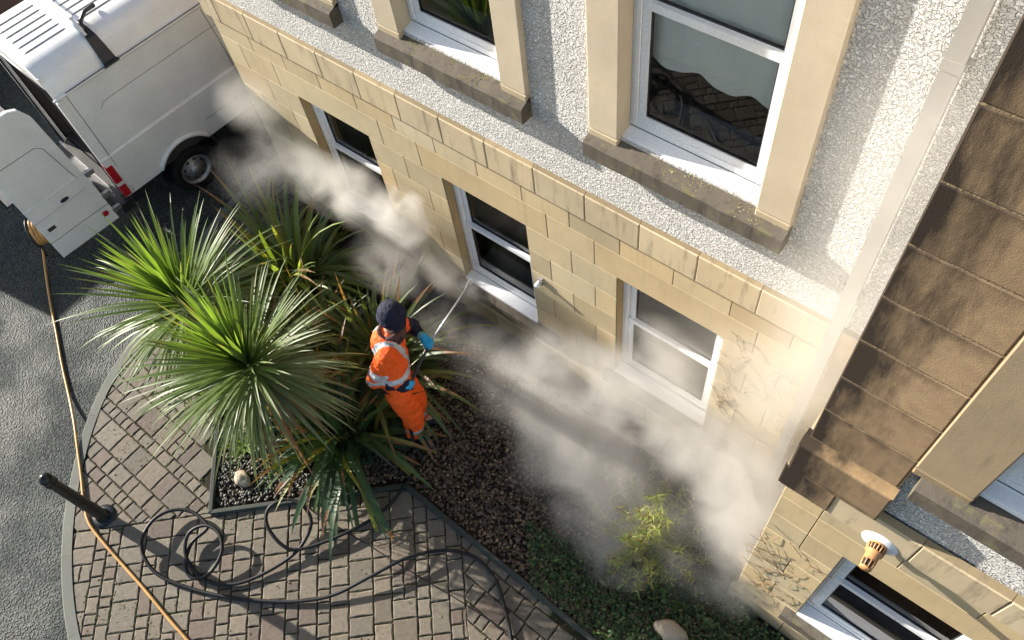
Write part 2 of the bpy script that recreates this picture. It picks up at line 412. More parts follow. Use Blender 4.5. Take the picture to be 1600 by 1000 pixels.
edging([(-3.35,1.22),(2.5,1.10)], 'long straight dark edging kerb between the shaded paving and the gravel bed')

# ------------------------------------------------------------------ building
D0, D1 = 3.31, 2.30
bld = thing('building', 'cream stone and white roughcast house with white sash windows, wing at right', 'building', (-3.7,3.31,0))
bld.location = (0,0,0)
LEFT = -7.26; TOP = 8.0; WX = -.2; RIGHT = 3.0
ZR = [.30,.60,.92,1.24,1.56,1.89,2.22,2.55,2.80]
def course(mb, z0, z1, x0, x1, yf, holes, joints, dep=.06, gap=.0065, tint=1.0):
    segs = [(x0,x1)]
    for h0,h1,hz0,hz1 in holes:
        if hz0 < (z0+z1)/2 < hz1:
            ns = []
            for a,b in segs:
                if h1 <= a or h0 >= b: ns.append((a,b)); continue
                if h0 > a: ns.append((a,h0))
                if h1 < b: ns.append((h1,b))
            segs = ns
    for a,b in segs:
        js = [a]+[j for j in sorted(joints) if a+.09 < j < b-.09]+[b]
        for p,q in zip(js, js[1:]):
            k = random.uniform(.82, 1.08)*tint; r = random.uniform(-.045,.045)
            if random.random() < .10: k *= 1.1; r -= .03
            mb.stone(p+gap/2, q-gap/2, z0+gap/2, z1-gap/2, yf, dep, .003, (k*(1+r), k, k*(1-r*1.5)))
WIN_G = [(-6.19,-5.17),(-4.20,-3.20),(-2.22,-1.20)]
holes = [(a,b,.60,2.22) for a,b in WIN_G]
ev = [-.2-.5*k for k in range(16)]; od = [-.45-.5*k for k in range(16)]
lint = [-.45,-.95,-2.45,-2.95,-4.45,-4.95,-6.45,-6.95]
mb = MB()
for i in range(8):
    js = lint if abs(ZR[i]-2.22) < .01 else (ev if i in (7,5,3,1) else od)
    course(mb, ZR[i], ZR[i+1], LEFT, WX, D0, holes, js)
course(mb, 0, .30, LEFT-.03, WX, D0-.05, [], [x-.1 for x in ev], .1, tint=.62)
for a,b in zip([LEFT-.03]+sorted(x-.1 for x in ev if x-.1>LEFT)+[], sorted(x-.1 for x in ev if x-.1>LEFT)+[WX]):   # plinth weathering
    k=random.uniform(.55,.75); mb.quad((a,D0-.05,.298),(b,D0-.05,.298),(b,D0+.002,.335),(a,D0+.002,.335),(k,k,k))
obj('ashlar_wall', mb, M_ash, bld)
mb = MB()
holes_w = [(.33,1.33,.60,2.22)]
wj = [(.07,.6,1.1,1.6,2.1,2.6),(.33,.85,1.35,1.85,2.35)]
for i in range(8):
    course(mb, ZR[i], ZR[i+1], WX, RIGHT, D1, holes_w, (.07,1.6,2.1) if abs(ZR[i]-2.22)<.01 else wj[(i+1)%2])
course(mb, -.05, .30, WX-.03, RIGHT, D1-.05, [], [.3,.85,1.35,1.9], .1, tint=.6)
mb.quad((WX-.03,D1-.05,.298),(RIGHT,D1-.05,.298),(RIGHT,D1+.002,.335),(WX-.03,D1+.002,.335),(.6,.6,.6))
obj('ashlar_wall', mb, M_ash, bld, label='sunlit stone wall of the wing with dried climber stems')
# mortar / core behind stones, with openings
def core(mb, x0, x1, y0, y1, z0, z1, holes):
    xs = sorted({x0,x1,*[h for H in holes for h in H[:2] if x0<h<x1]}); zs = sorted({z0,z1,*[h for H in holes for h in H[2:] if z0<h<z1]})
    for a,b in zip(xs,xs[1:]):
        for c,d in zip(zs,zs[1:]):
            mx,mz=(a+b)/2,(c+d)/2
            if any(h[0]<mx<h[1] and h[2]<mz<h[3] for h in holes): continue
            mb.box(a,b,y0,y1,c,d)
mb = MB(); core(mb, LEFT+.004, WX, D0+.004, D0+.16, 0, 3.0, holes); core(mb, WX+.004, RIGHT, D1+.004, D1+.16, 0, 3.0, holes_w)
mb.box(LEFT+.004, LEFT+.2, D0+.16, 9, 0, TOP); mb.box(WX+.004, WX+.16, D1+.16, D0, 0, 3.0); mb.box(RIGHT-.2,RIGHT,D1+.16,9,0,TOP)
mb.box(LEFT,RIGHT,9,9.2,0,TOP)
obj('wall_core', mb, M_mortar, bld)
# string course
def band(mb, x0, x1, yf, z0, z1, joints, back, top=True):
    js = [x0]+[j for j in sorted(joints) if x0+.1<j<x1-.1]+[x1]
    for a,b in zip(js,js[1:]):
        k = random.choice([1.0,1.05,.95,.92,.60,1.0,1.0]); t = random.uniform(-.02,.02)
        mb.stone(a+.002,b-.002,z0,z1,yf,.1,.008,(k*(1+t),k,k*(1-t)))
        k2 = k*random.uniform(.42,.62)
        mb.quad((a+.002,yf+.008,z1-.002),(b-.002,yf+.008,z1-.002),(b-.002,back+.004,z1+.03),(a+.002,back+.004,z1+.03),(k2,k2*.95,k2*.85))
        mb.quad((a+.002,yf+.006,z0),(a+.002,back,z0),(b-.002,back,z0),(b-.002,yf+.006,z0),(k,k,k))
mb = MB(); band(mb, LEFT-.05, WX, D0-.034, 2.802, 3.11, [-.5-.503*k for k in range(14)], D0)
mb.box(LEFT-.05, LEFT+.003, D0-.03, 9, 2.80, 3.11, (.45,.42,.4))
obj('string_course', mb, M_band, bld)
mb = MB(); band(mb, WX-.045, RIGHT, D1-.045, 2.802, 3.11, [.08,.60,1.1,1.62,2.1], D1); mb.box(WX-.045, WX+.003, D1-.03, D0-.05, 2.80, 3.11, (.9,.9,.9))
obj('string_course', mb, M_band, bld)
# roughcast walls
W_UP = [(-6.22,-5.20),(-4.23,-3.22),(-2.21,-1.17)]
ZS, ZH = 3.86, 5.75
holes_u = [(a,b,ZS,ZH) for a,b in W_UP]
mb = MB(); core(mb, LEFT+.02, WX, D0+.0, D0+.16, 3.11, TOP, holes_u)
obj('roughcast_wall', mb, M_rough, bld)
holes_wu = [(.60,1.62,ZS,ZH)]
mb = MB(); core(mb, WX+.03, RIGHT, D1+.02, D1+.16, 3.11, TOP, holes_wu); mb.box(WX+.01, WX+.16, D1+.16, D0, 3.0, TOP)
obj('roughcast_wall', mb, M_rough, bld)
# blocked stone corner of the wing
mb = MB(); z = 3.56
while z < TOP-.3:
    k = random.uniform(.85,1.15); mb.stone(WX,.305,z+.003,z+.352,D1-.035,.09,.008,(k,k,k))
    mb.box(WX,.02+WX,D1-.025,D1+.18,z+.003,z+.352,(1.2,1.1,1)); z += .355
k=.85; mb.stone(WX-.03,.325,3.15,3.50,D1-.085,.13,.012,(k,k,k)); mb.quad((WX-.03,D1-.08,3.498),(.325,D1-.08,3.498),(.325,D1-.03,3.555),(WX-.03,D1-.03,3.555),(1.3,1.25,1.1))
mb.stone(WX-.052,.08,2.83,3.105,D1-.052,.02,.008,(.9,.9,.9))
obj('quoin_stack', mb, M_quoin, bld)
mb = MB()   # pale mortar lines of the quoins
z = 3.56
while z < TOP-.3: mb.box(WX+.001,.302,D1-.030,D1,z-.006,z+.006); z += .355
mb.box(.305,.315,D1-.032,D1,3.5,TOP-.3)
obj('mortar_line', mb, m_plain('pale_mortar',(.26,.19,.11),.9,.2,bump=.006,bscale=60,dirt=.6,dcol=(.10,.07,.045),dscale=20), bld)
mb = MB(); mb.box(LEFT,RIGHT,D0+.16,9,TOP,TOP+.15); mb.box(WX,RIGHT,D1,D0+.16,TOP,TOP+.15); mb.box(LEFT-.1,WX,D0-.1,D0+.16,TOP,TOP+.15)
obj('roof', mb, M_roof, bld)
mb = MB(); mb.box(LEFT+.2,RIGHT-.2,D0+.16,9,3.02,3.3); mb.box(LEFT+.2,RIGHT-.2,D0+.16,9,-.1,.12); mb.box(WX+.16,RIGHT-.2,D1+.16,D0+.16,3.02,3.3); mb.box(WX+.16,RIGHT-.2,D1+.16,D0+.16,-.1,.12)
for x in (-6.9,-4.68,-2.7,-.6): mb.box(x-.05,x+.05,D0+.17,6.5,.12,3.02)
mb.box(LEFT+.2,RIGHT-.2,6.5,6.6,.12,TOP-.1)
obj('interior_wall', mb, M_int, bld)

def window(x0, x1, z0, z1, yw, upper, surround=None, curtain=False, lab=None):
    """sash window: outer frame mesh with sashes, panes, sill board and stone sill as sub-parts"""
    yf = yw+.105                         # frame face
    e = .002
    mb = MB(); t = .055; d = .07
    mb.box(x0+e,x0+t,yf,yf+d,z0+.05,z1-e); mb.box(x1-t,x1-e,yf,yf+d,z0+.05,z1-e); mb.box(x0+t,x1-t,yf,yf+d,z1-t,z1-e); mb.box(x0+t,x1-t,yf,yf+d,z0+.05,z0+.05+t)
    mb.box(x0+.035,x0+t+.006,yf-.012,yf,z0+.09,z1-.03); mb.box(x1-t-.006,x1-.035,yf-.012,yf,z0+.09,z1-.03)
    wobj = obj('window', mb, M_upvc, bld)
    if lab: wobj['label'] = lab
    zt = z0+.105; zm = z0+(z1-z0)*.535; s = .055
    a0, a1 = x0+t+.004, x1-t-.004
    for lo, hi, yo, nm in ((zt, zm+.03, yf+.008, 'lower'), (zm-.03, z1-t-.004, yf+.034, 'upper')):
        mb = MB(); y0 = yo; y1 = yo+.03
        mb.box(a0,a0+s,y0,y1,lo,hi); mb.box(a1-s,a1,y0,y1,lo,hi); mb.box(a0+s,a1-s,y0,y1,lo,lo+s*1.1); mb.box(a0+s,a1-s,y0,y1,hi-s,hi)
        g = .009
        mb.box(a0+s,a0+s+g,y0+.010,y1,lo+s*1.1,hi-s,(1,1,1),1); mb.box(a1-s-g,a1-s,y0+.010,y1,lo+s*1.1,hi-s,(1,1,1),1)
        mb.box(a0+s+g,a1-s-g,y0+.010,y1,lo+s*1.1,lo+s*1.1+g,(1,1,1),1); mb.box(a0+s+g,a1-s-g,y0+.010,y1,hi-s-g,hi-s,(1,1,1),1)
        obj('sash', mb, [M_upvc, M_gask], wobj)
        mb = MB(); yg = y0+.018; mb.quad((a0+s,yg,lo+s),(a1-s,yg,lo+s),(a1-s,yg,hi-s),(a0+s,yg,hi-s)); obj('pane', mb, M_glass, wobj)
    # plastic sill board
    mb = MB(); yb = yf+d; yo = yw-.015+ (.03 if upper else .0)
    pr = [(yb,z0+.05),(yf-.006,z0+.05),(yf-.01,z0+.044),(yo+.004,z0+.022),(yo,z0+.018),(yo,z0-.012),(yo+.01,z0-.012),(yo+.01,z0),(yb,z0)]
    n = len(pr); vs = [(x0+e,a,b) for a,b in pr]+[(x1-e,a,b) for a,b in pr]
    mb.add(vs, [(i,i+1,n+i+1,n+i) for i in range(n-1)]+[tuple(range(n)),tuple(range(n,2*n))[::-1]])
    mb.box(x0+.004,x1-.004,yf-.004,yf-.001,z0+.052,z0+.056,(.1,.1,.1))
    obj('sill_board', mb, M_upvc, wobj)
    # stone sill
    ov = .10 if not upper else .235
    mb = MB(); zt_ = z0-.01
    h = .155; yo = yw-(.115 if upper else .075); xa, xb = x0-ov-(0 if upper else .0), x1+ov+(.18 if not upper else 0)
    pr = [(yw+.12,zt_+.004),(yw,zt_-.006),(yo+.012,zt_-.045),(yo,zt_-.056),(yo,zt_-h-.03),(yo+.02,zt_-h-.04),(yw+.01,zt_-h-.04),(yw+.12,zt_-h-.04)]
    n = len(pr); K = 14; vs = []
    for k in range(K+1):
        x = xa+(xb-xa)*k/K
        for a,b in pr: vs.append((x, a+noise.noise((x*9,a*5,b*9))*.006, b+noise.noise((x*7,b*9,a*4+3))*.005))
    mb.add(vs, [(k*n+i,k*n+i+1,(k+1)*n+i+1,(k+1)*n+i) for k in range(K) for i in range(n-1)]+[tuple(range(n)),tuple(range(K*n,(K+1)*n))[::-1]])
    obj('stone_sill', mb, M_sill, wobj)
    if surround:
        mb = MB(); wl = .235 if surround == 'pale' else .290; ys = yw-.045
        m_ = M_surr if surround == 'pale' else M_brn
        for sx0, sx1 in ((x0-wl, x0+.004),(x1-.004, x1+wl)):
            mb.stone(sx0, sx1, z0-.045+.065, 5.6, ys, .23, .008, (1,1,1))
            mb.stone(sx0, sx1, z0-.045, z0-.045+.062, ys-.002, .23, .008, (.8,.78,.72))
            mb.stone(sx0, sx1, 5.605, z1, ys, .23, .008, (.97,.97,.97))
        mb.stone(x0-wl, x1+wl, z1+.003, z1+.3, ys, .23, .008, (1,1,1))
        obj('surround', mb, m_, wobj)
    else:
        mb = MB()
        for xx, sg in ((x0,-1),(x1,1)):
            a, b = (xx-.001, xx+.001)
            mb = MB(); mb.quad((xx-sg*.0015,yw+.006,z0),(xx-sg*.0015,yw+.18,z0),(xx-sg*.0015,yw+.18,z1),(xx-sg*.0015,yw+.006,z1),(.86,.78,.66)); obj('reveal', mb, M_ash, wobj)
    if curtain:
        mb = MB(); n = 40; yy = yf+.10; vs = []; fs = []
        for k in range(n+1):
            x = x0+.03+(x1-x0-.06)*k/n; zz = z0+(z1-z0)*.30+.030*math.cos(k/n*math.pi*2*2.6)
            yo_ = yy+.006*math.sin(k*.9); vs += [(x,yo_,zz),(x,yo_,z1)]
        for k in range(n): fs.append((2*k,2*k+2,2*k+3,2*k+1))
        mb.add(vs, fs, (1,1,1), 0, True); obj('blind', mb, M_curt, wobj)
    mb = MB(); mb.box(x0,x1,yf+d,yf+d+.28,z0+.03,z0+.055); obj('inner_sill', mb, M_upvc, wobj)
    return wobj
window(*WIN_G[0], .60, 2.22, D0, False, lab='ground floor window half hidden by the thick white steam')
window(*WIN_G[1], .60, 2.22, D0, False, lab='ground floor window whose stone sill is being washed')
window(*WIN_G[2], .60, 2.22, D0, False, curtain=False, lab='ground floor window with steam drifting over it')
window(.33, 1.33, .60, 2.22, D1, False, lab='wing window below the boiler flue')
window(*W_UP[0], ZS, ZH, D0, True, 'pale'); window(*W_UP[1], ZS, ZH, D0, True, 'pale', lab='upper window with mossy sill and foliage reflected in the glass')
window(*W_UP[2], ZS, ZH, D0, True, 'pale', curtain=True, lab='large upper window with a wavy-edged blind')
window(.60, 1.62, ZS, ZH, D1, True, 'brown', lab='upper window of the wing in brown stone surround')
# ------------------------------------------------------------------ small fixtures on the building
mb = MB(); px, py = -.455, D0-.048
mb.box(px-.045,px+.045,py-.03,py+.03,.1,TOP-.1); dp = tag(obj('downpipe', mb, M_pipe), 'pale painted downpipe running down the roughcast wall near the wing corner', 'drainpipe')
for z in (5.35, 3.55, 1.7):
    mb = MB(); mb.box(px-.049,px+.049,py-.034,py+.034,z-.03,z+.03); mb.box(px-.07,px+.07,D0-.012,D0+.0,z-.014,z+.014); obj('bracket', mb, M_pipe, dp)
mb = MB(); mb.box(-.035,.035,-.05,0,-.045,.045)
fl = thing('security_light', 'small grey box light fixed to the stone wall right of the washed window', 'wall light', (-3.085,D0,1.47))
mb = MB(); mb.box(-.028,.028,-.03,0,-.05,.05); obj('back_box', mb, M_grey, fl)
mb = MB(); mb.lathe((0,-.028,-.005),(0,-1,-.15),[(0,.0),(0,.026),(.045,.028),(.06,.022),(.06,0)],16); obj('lamp_head', mb, M_wht, fl)
# flue
fx, fz = .425, 2.84
fu = thing('flue_terminal', 'round white flange with tan slotted flue terminal projecting from the wing wall', 'boiler flue', (fx,D1,fz)); fu.scale = (.86,.80,.86)
mb = MB(); mb.lathe((0,0,0),(0,-1,0),[(0,.05),(.05,.05)],24); mb.lathe((0,-.05,0),(0,-1,0),[(-.004,.0),(-.004,.112),(0,.132),(.012,.128),(.026,.075),(.028,0)],32); obj('flange', mb, M_wht, fu)
mb = MB(); mb.lathe((0,-.078,0),(0,-1,0),[(0,.062),(.01,.066),(.018,.066)],28); 
for k in range(16):
    a = 2*math.pi*k/16; c, s = math.cos(a), math.sin(a); mb.tube([(c*.064,-.09,s*.064),(c*.058,-.145,s*.058)],.0055,6)
mb.lathe((0,-.145,0),(0,-1,0),[(0,.0),(0,.064),(.012,.062),(.016,.05),(.075,.047),(.08,.0)],28)
for k in range(9):
    a = 2*math.pi*k/9; c, s = math.cos(a), math.sin(a); mb.tube([(c*.046,-.21,s*.046),(c*.040,-.285,s*.040)],.0035,6)
mb.lathe((0,-.285,0),(0,-1,0),[(0,0),(0,.044),(.012,.04),(.014,0)],24)
mb.lathe((0,-.085,0),(0,-1,0),[(0,.052),(.06,.046)],20,(1,1,1),1); mb.lathe((0,-.2,0),(0,-1,0),[(0,.038),(.08,.033)],20,(1,1,1),1)
obj('terminal', mb, [M_terra, M_gask], fu)
mb = MB(); mb.tube([(-.06,-.05,.10),(-.075,-.004,.16)],.010,8); obj('stub', mb, M_conc, fu)

# ------------------------------------------------------------------ van
VAN = thing('van', 'white high-roof panel van backed up beside the building with its rear door open', 'van', (-9.33,1.86,ROAD_Z), R_(-3.4))
XR, XL, ZB, VL = .76, -.86, .60, 5.3
prof = [(XR-.01,ZB),(XR,ZB+.12),(XR+.015,1.0),(XR+.02,1.25),(XR+.005,1.27),(XR-.005,1.6),(XR-.045,2.17),(XR-.045,2.185),(XR-.028,2.19),(XR-.028,2.205),(XR-.06,2.21),
        (XR-.10,2.36),(XR-.16,2.47),(XR-.25,2.525),(XR-.36,2.55)]
profL = [(XL+(XR-x), z) for x, z in prof]
ring = prof + profL[::-1]
mb = MB()
ys = [0,.03,.10,.5,1.0,1.5,2.0,2.5,3.0,3.5,4.0,4.4,4.8,5.3]
n = len(ring); vsv = []
for y in ys:
    k = 1-.012*(1-min(1,y/.10)); top = 0 if y < 4.0 else (y-4.0)*.9
    for x, z in ring:
        zz = z if z < 1.6 else z-top*min(1,(z-1.6)/.5)
        vsv.append(((x+.05)*k-.05, y, ZB+(zz-ZB)*(1-.006*(1-min(1,y/.10)))))
fs = [(i*n+j, (i+1)*n+j, (i+1)*n+j+1, i*n+j+1) for i in range(len(ys)-1) for j in range(n-1)]
mb.add(vsv, fs, (1,1,1), 0, True)
mb.add([vsv[(len(ys)-1)*n+j] for j in range(n)], [tuple(range(n))], (1,1,1))
body = obj('body', mb, [M_van, M_dark], VAN)
cut = MB(); cut.lathe((.3,.92,.40),(1,0,0),[(0,.0),(0,.43),(.8,.43),(.8,0)],48); co = bpy.data.objects.new('cut', cut.mesh('cut')); COL.objects.link(co); co.parent = VAN
bpy.context.view_layer.update()
bm_ = body.modifiers.new('b', 'BOOLEAN'); bm_.object = co; bm_.operation = 'DIFFERENCE'; bm_.solver = 'EXACT'
sm_ = body.modifiers.new('s', 'SOLIDIFY'); sm_.thickness = .012; sm_.offset = -1
es = body.modifiers.new('e', 'EDGE_SPLIT'); es.split_angle = R_(32)
# open body: use solidify first, then cut
body.modifiers.move(1, 0)
dg = bpy.context.evaluated_depsgraph_get(); me2 = bpy.data.meshes.new_from_object(body.evaluated_get(dg)); body.modifiers.clear(); body.data = me2
bpy.data.objects.remove(co)
# interior liner, floor, bulkhead
mb = MB(); mb.box(XL+.03,XR-.02,.08,3.3,.62,.66); mb.box(XL+.03,XR-.03,3.2,3.25,.66,2.3)
mb.quad((XR-.03,.02,.62),(XR-.03,3.2,.62),(XR-.07,3.2,2.2),(XR-.07,.02,2.2)); mb.quad((XL+.03,.02,.62),(XL+.03,3.2,.62),(XL+.07,3.2,2.2),(XL+.07,.02,2.2)); mb.quad((XR-.07,.02,2.2),(XL+.07,.02,2.2),(XL+.07,3.2,2.2),(XR-.07,3.2,2.2))
mb.box(XL+.2,XL+.7,.3,1.5,.66,1.5,(3,3,3)); mb.tube([(0,.3,1.2),(.3,.25,1.3),(.5,.3,1.1)],.02,8,(5,5,5))
obj('cargo_bay', mb, M_dark, VAN)
# rear door frame: posts and header with black seal
mb = MB(); mb.box(XR-.10,XR-.015,-.004,.05,ZB+.05,2.15); mb.box(XL+.015,XL+.10,-.004,.05,ZB+.05,2.15); mb.box(XL+.12,XR-.12,-.004,.05,2.30,2.44); mb.box(XL+.05,XR-.05,-.05,.06,ZB-.10,ZB+.05,(.12,.12,.12))
obj('rear_frame', mb, M_van, VAN)
mb = MB(); mb.tube([(XR-.115,-.006,ZB+.06),(XR-.125,-.006,1.4),(XR-.16,-.006,2.15),(XR-.24,-.006,2.30),(XL+.24,-.006,2.30),(XL+.16,-.006,2.15),(XL+.12,-.006,ZB+.06)],.012,8); obj('door_seal', mb, M_blk, VAN)
mb = MB(); mb.box(XL,XR,-.13,.02,.42,.56,(1,1,1)); mb.box(XL+.05,XR-.05,-.14,-.12,.45,.53,(.9,.9,.9)); obj('rear_bumper', mb, M_blk, VAN)
# tail lamp wraps the right corner
mb = MB(); lp = [(-.012,.80),(.055,.83),(.065,1.3),(.045,1.44),(-.012,1.46)]
def lampseg(z0, z1, mi):
    vv = [(XR-.09,-.012,z0),(XR-.0,-.016,z0),(XR+.021,.0,z0),(XR+.024,.075,z0),(XR-.09,-.012,z1),(XR-.0,-.016,z1),(XR+.021,.0,z1),(XR+.024,.075,z1)]
    mb.add(vv, [(0,1,5,4),(1,2,6,5),(2,3,7,6),(4,5,6,7),(0,3,2,1)], (1,1,1), mi, False)
lampseg(.64,.82,0); lampseg(.822,.87,1); lampseg(.872,1.14,0)
obj('tail_lamp', mb, [M_red, M_lens], VAN)
# seams and swage lines on the visible side
def side_x(z):
    for (a,b),(c,d) in zip(prof, prof[1:]):
        if b <= z <= d and d > b: return a+(c-a)*(z-b)/(d-b)
    return XR
def line(mb, pts, wd=.006, dx=.003, col=(1,1,1)):
    mb.tube([(side_x(z)+dx, y, z) for y, z in pts], wd, 6, col)
mb = MB()
line(mb, [(.12,ZB+.02),(.12,1.2),(.125,1.6),(.13,2.16)], .004, .0)
line(mb, [(2.02,ZB),(2.02,1.2),(2.0,1.7),(1.97,2.13)], .004, 0)
line(mb, [(.36,1.80),(.42,1.86),(.6,1.87),(2.4,1.87),(5,1.87)], .003, 0)
line(mb, [(1.36,.86),(1.9,.86)], .003, .001); line(mb, [(2.06,.86),(3.2,.86)],.003,.001)
line(mb, [(.14,2.205),(1,2.205),(2,2.205),(5,2.205)], .006, .004)
obj('panel_seam', mb, M_seam, VAN)
mb = MB(); line(mb, [(.34,1.262),(.40,1.27),(2,1.27),(5,1.27)], .010, -.002); mb.tube([(side_x(2.17)+.012,y,2.182) for y in (-.02,.1,2,5)], .016, 8); obj('trim_ridge', mb, M_van, VAN)
# wheel arch lip
mb = MB(); pts = []
for k in range(25):
    a = R_(-25)+R_(230)*k/24; pts.append((XR+.018, .92+.445*math.cos(a), .40+.445*math.sin(a)))
pts = [p for p in pts if p[2] > ZB-.02]
mb.tube([(p[0]-.005,p[1],p[2]) for p in pts], .03, 8); obj('arch_lip', mb, M_van, VAN)
mb = MB(); ap = [(.92+.43*math.cos(R_(a)), .40+.43*math.sin(R_(a))) for a in range(-20,201,10)]
for (y0,z0),(y1,z1) in zip(ap,ap[1:]): mb.quad((XR-.01,y0,z0),(XR-.30,y0,z0),(XR-.30,y1,z1),(XR-.01,y1,z1))
mb.add([(XR-.30,y,z) for y,z in ap],[tuple(range(len(ap)))]); obj('wheel_well', mb, M_blk, VAN)
# wheels
def wheel(x, y, sg):
    mb = MB(); c = (x, y, .335)
    mb.lathe(c,(sg,0,0),[(-.19,.20),(-.20,.29),(-.17,.325),(-.02,.325),(.015,.31),(.022,.27),(.008,.215),(-.01,.205)],48)
    for k in range(60):
        a = 2*math.pi*k/60; mb.box(0,0,0,0,0,0) if False else None
    wh = obj('wheel', mb, M_rub, VAN)
    mb = MB(); mb.lathe(c,(sg,0,0),[(-.012,.213),(.006,.216),(.008,.205),(-.01,.195),(-.035,.18),(-.03,.165)],40); mb.lathe(c,(sg,0,0),[(-.045,.165),(-.028,.13),(-.012,.09),(.0,.075),(.03,.06),(.034,.0)],40)
    mb.lathe(c,(sg,0,0),[(-.06,.19),(-.05,.165),(-.045,.16)],40)
    for k in range(5):
        a = 2*math.pi*k/5; mb.lathe((x+sg*-.004,y+.075*math.cos(a),.335+.075*math.sin(a)),(sg,0,0),[(0,.012),(.016,.010),(.018,0)],8,(.5,.5,.5))
    for k in range(8):
        a = 2*math.pi*(k+.5)/8; cy, cz = y+.142*math.cos(a), .335+.142*math.sin(a); ty, tz = -math.sin(a), math.cos(a)
        vv = []
        for j in range(12):
            b = 2*math.pi*j/12; u, v = .030*math.cos(b), .013*math.sin(b)
            ry, rz = math.cos(a), math.sin(a); yy, zz = cy+ty*u+ry*v, cz+tz*u+rz*v
            rad = math.hypot(yy-y, zz-.335); xx = -.045+(.165-rad)/.035*.017
            vv.append((x+sg*(xx+.004), yy, zz))
        mb.add(vv, [tuple(range(12))], (1,1,1), 1)
    obj('rim', mb, [M_steel, M_gask], wh)
wheel(XR+.03, .92, 1); wheel(XL, .86, -1); wheel(XR-.02, 4.3, 1); wheel(XL, 4.3, -1)
mb = MB(); mb.box(-.75,.65,.55,.7,.30,.42); mb.box(-.5,-.4,.1,5,.35,.55); mb.box(.3,.4,.1,5,.35,.55); mb.box(XL+.05,XR-.06,1.4,5.2,.42,.60); mb.box(XL+.05,XR-.06,.05,.35,.42,.60); obj('chassis', mb, M_blk, VAN)
# roof ribs
mb = MB()
for k in range(6):
    x = .30-.14*k
    for y0, y1 in ((.10,.62),(.78,1.9),(2.0,3.6)):
        mb.tube([(x,y0,2.547),(x,y0+.03,2.556),(x,y1-.03,2.556),(x,y1,2.547)],.006,6)
obj('roof_rib', mb, m_plain('rib_shadow_paint',(.36,.36,.37),.5), VAN) if False else obj('roof_rib', mb, M_van, VAN)
mb = MB()
for k in range(6):
    x = .30-.14*k+.009
    for y0, y1 in ((.10,.62),(.78,1.9),(2.0,3.6)): mb.box(x,x+.0045,y0,y1,2.549,2.5535)
obj('roof_groove', mb, M_seam, VAN)
# open right rear door, swung straight back
def door(x, y1, wd, sg, name_label, lean=0):
    d = thing_child(x, y1, wd, sg, name_label)
def door_mesh(wd, z0, z1, th=.045):
    """outline in (u away from hinge, z), top corner near hinge rounded and leaning in"""
    o = [(0,z0),(wd,z0),(wd,z1),(.24,z1),(.15,z1-.04),(.075,z1-.20),(.03,1.45),(0,1.2)]
    mb = MB(); n = len(o)
    a = [(0,-u,z) for u,z in o]; b = [(-th,-u,z) for u,z in o]
    cx = sum(p[1] for p in a)/n; cz = sum(p[2] for p in a)/n
    a2 = [(.008, p[1]+(cx-p[1])*.02, p[2]+(cz-p[2])*.012) for p in a]
    mb.add(a+b+a2, [tuple(range(2*n,3*n)), tuple(range(n,2*n))[::-1]]+[(i,(i+1)%n,n+(i+1)%n,n+i) for i in range(n)]+[(2*n+i,2*n+(i+1)%n,(i+1)%n,i) for i in range(n)])
    return mb
mbd = door_mesh(.80, .52, 2.47)
dr = obj('rear_door', mbd, M_van, VAN, label='open rear door with handle recess and red reflector'); dr.location = (XR+.10,-.24,0); dr.rotation_euler = (0,0,R_(-1))
def dtube(pts, r, nm, m, mb=None):
    q = MB(); q.tube([(.010,-u,z) for u,z in pts], r, 6); return obj(nm, q, m, dr)
q = MB(); q.tube([(.008,-u,z) for u,z in [(.80,1.96),(.26,1.96),(.19,1.90),(.13,1.50),(.10,1.34)]], .004, 6); q.tube([(.008,-u,z) for u,z in [(.0,.80),(.8,.80)]], .004, 6); q.tube([(.008,-u,z) for u,z in [(.1,1.16),(.8,1.14)]],.002,6); obj('door_seam', q, M_seam, dr)
q = MB(); q.tube([(.006,-u,z) for u,z in [(.05,1.36),(.8,1.34)]], .009, 6); obj('door_ridge', q, M_van, dr)
q = MB(); vv = [(.0125,-.36+.055*math.cos(2*math.pi*k/24),1.20+.026*math.sin(2*math.pi*k/24)) for k in range(24)]; q.add(vv+[(.008,v[1],v[2]) for v in vv],[tuple(range(24))]+[(k,(k+1)%24,24+(k+1)%24,24+k) for k in range(24)]); obj('oval_badge', q, m_plain('badge_blue',(.02,.03,.06),.25), dr)
q = MB(); q.box(.007,.016,-.74,-.56,.93,1.03); obj('handle', q, M_van, dr)
q = MB(); q.box(.010,.019,-.725,-.63,.955,1.005); obj('handle_recess', q, M_gask, dr)
q = MB(); q.lathe((.006,-.10,.70),(1,0,0),[(0,.042),(.010,.040),(.012,.030),(.012,0)],20); obj('reflector', q, M_red, dr)
for z in (1.30,.92,.66):
    q = MB(); q.box(-.03,.014,-.01,.10,z-.03,z+.03); q.tube([(.0,.02,z-.05),(.0,.02,z+.05)],.014,8); obj('hinge', q, M_steel, dr)
mbd = door_mesh(.80, .52, 2.47)
d2 = obj('rear_door', mbd, M_van, VAN, label='far rear door swung open on the other side'); d2.location = (XL+.28,-.30,0); d2.rotation_euler = (0,0,R_(6))
q = MB(); q.tube([(.006,-u,z) for u,z in [(0,.52),(.80,.52),(.80,2.4),(.2,2.4),(.06,1.9),(0,1.2),(0,.52)]], .014, 6); obj('door_seal', q, M_blk, d2)
q = MB(); q.tube([(.0,-.72,.50),(.0,-.76,.44),(.0,-.82,.46)], .010, 6); obj('door_catch', q, M_gask, d2)
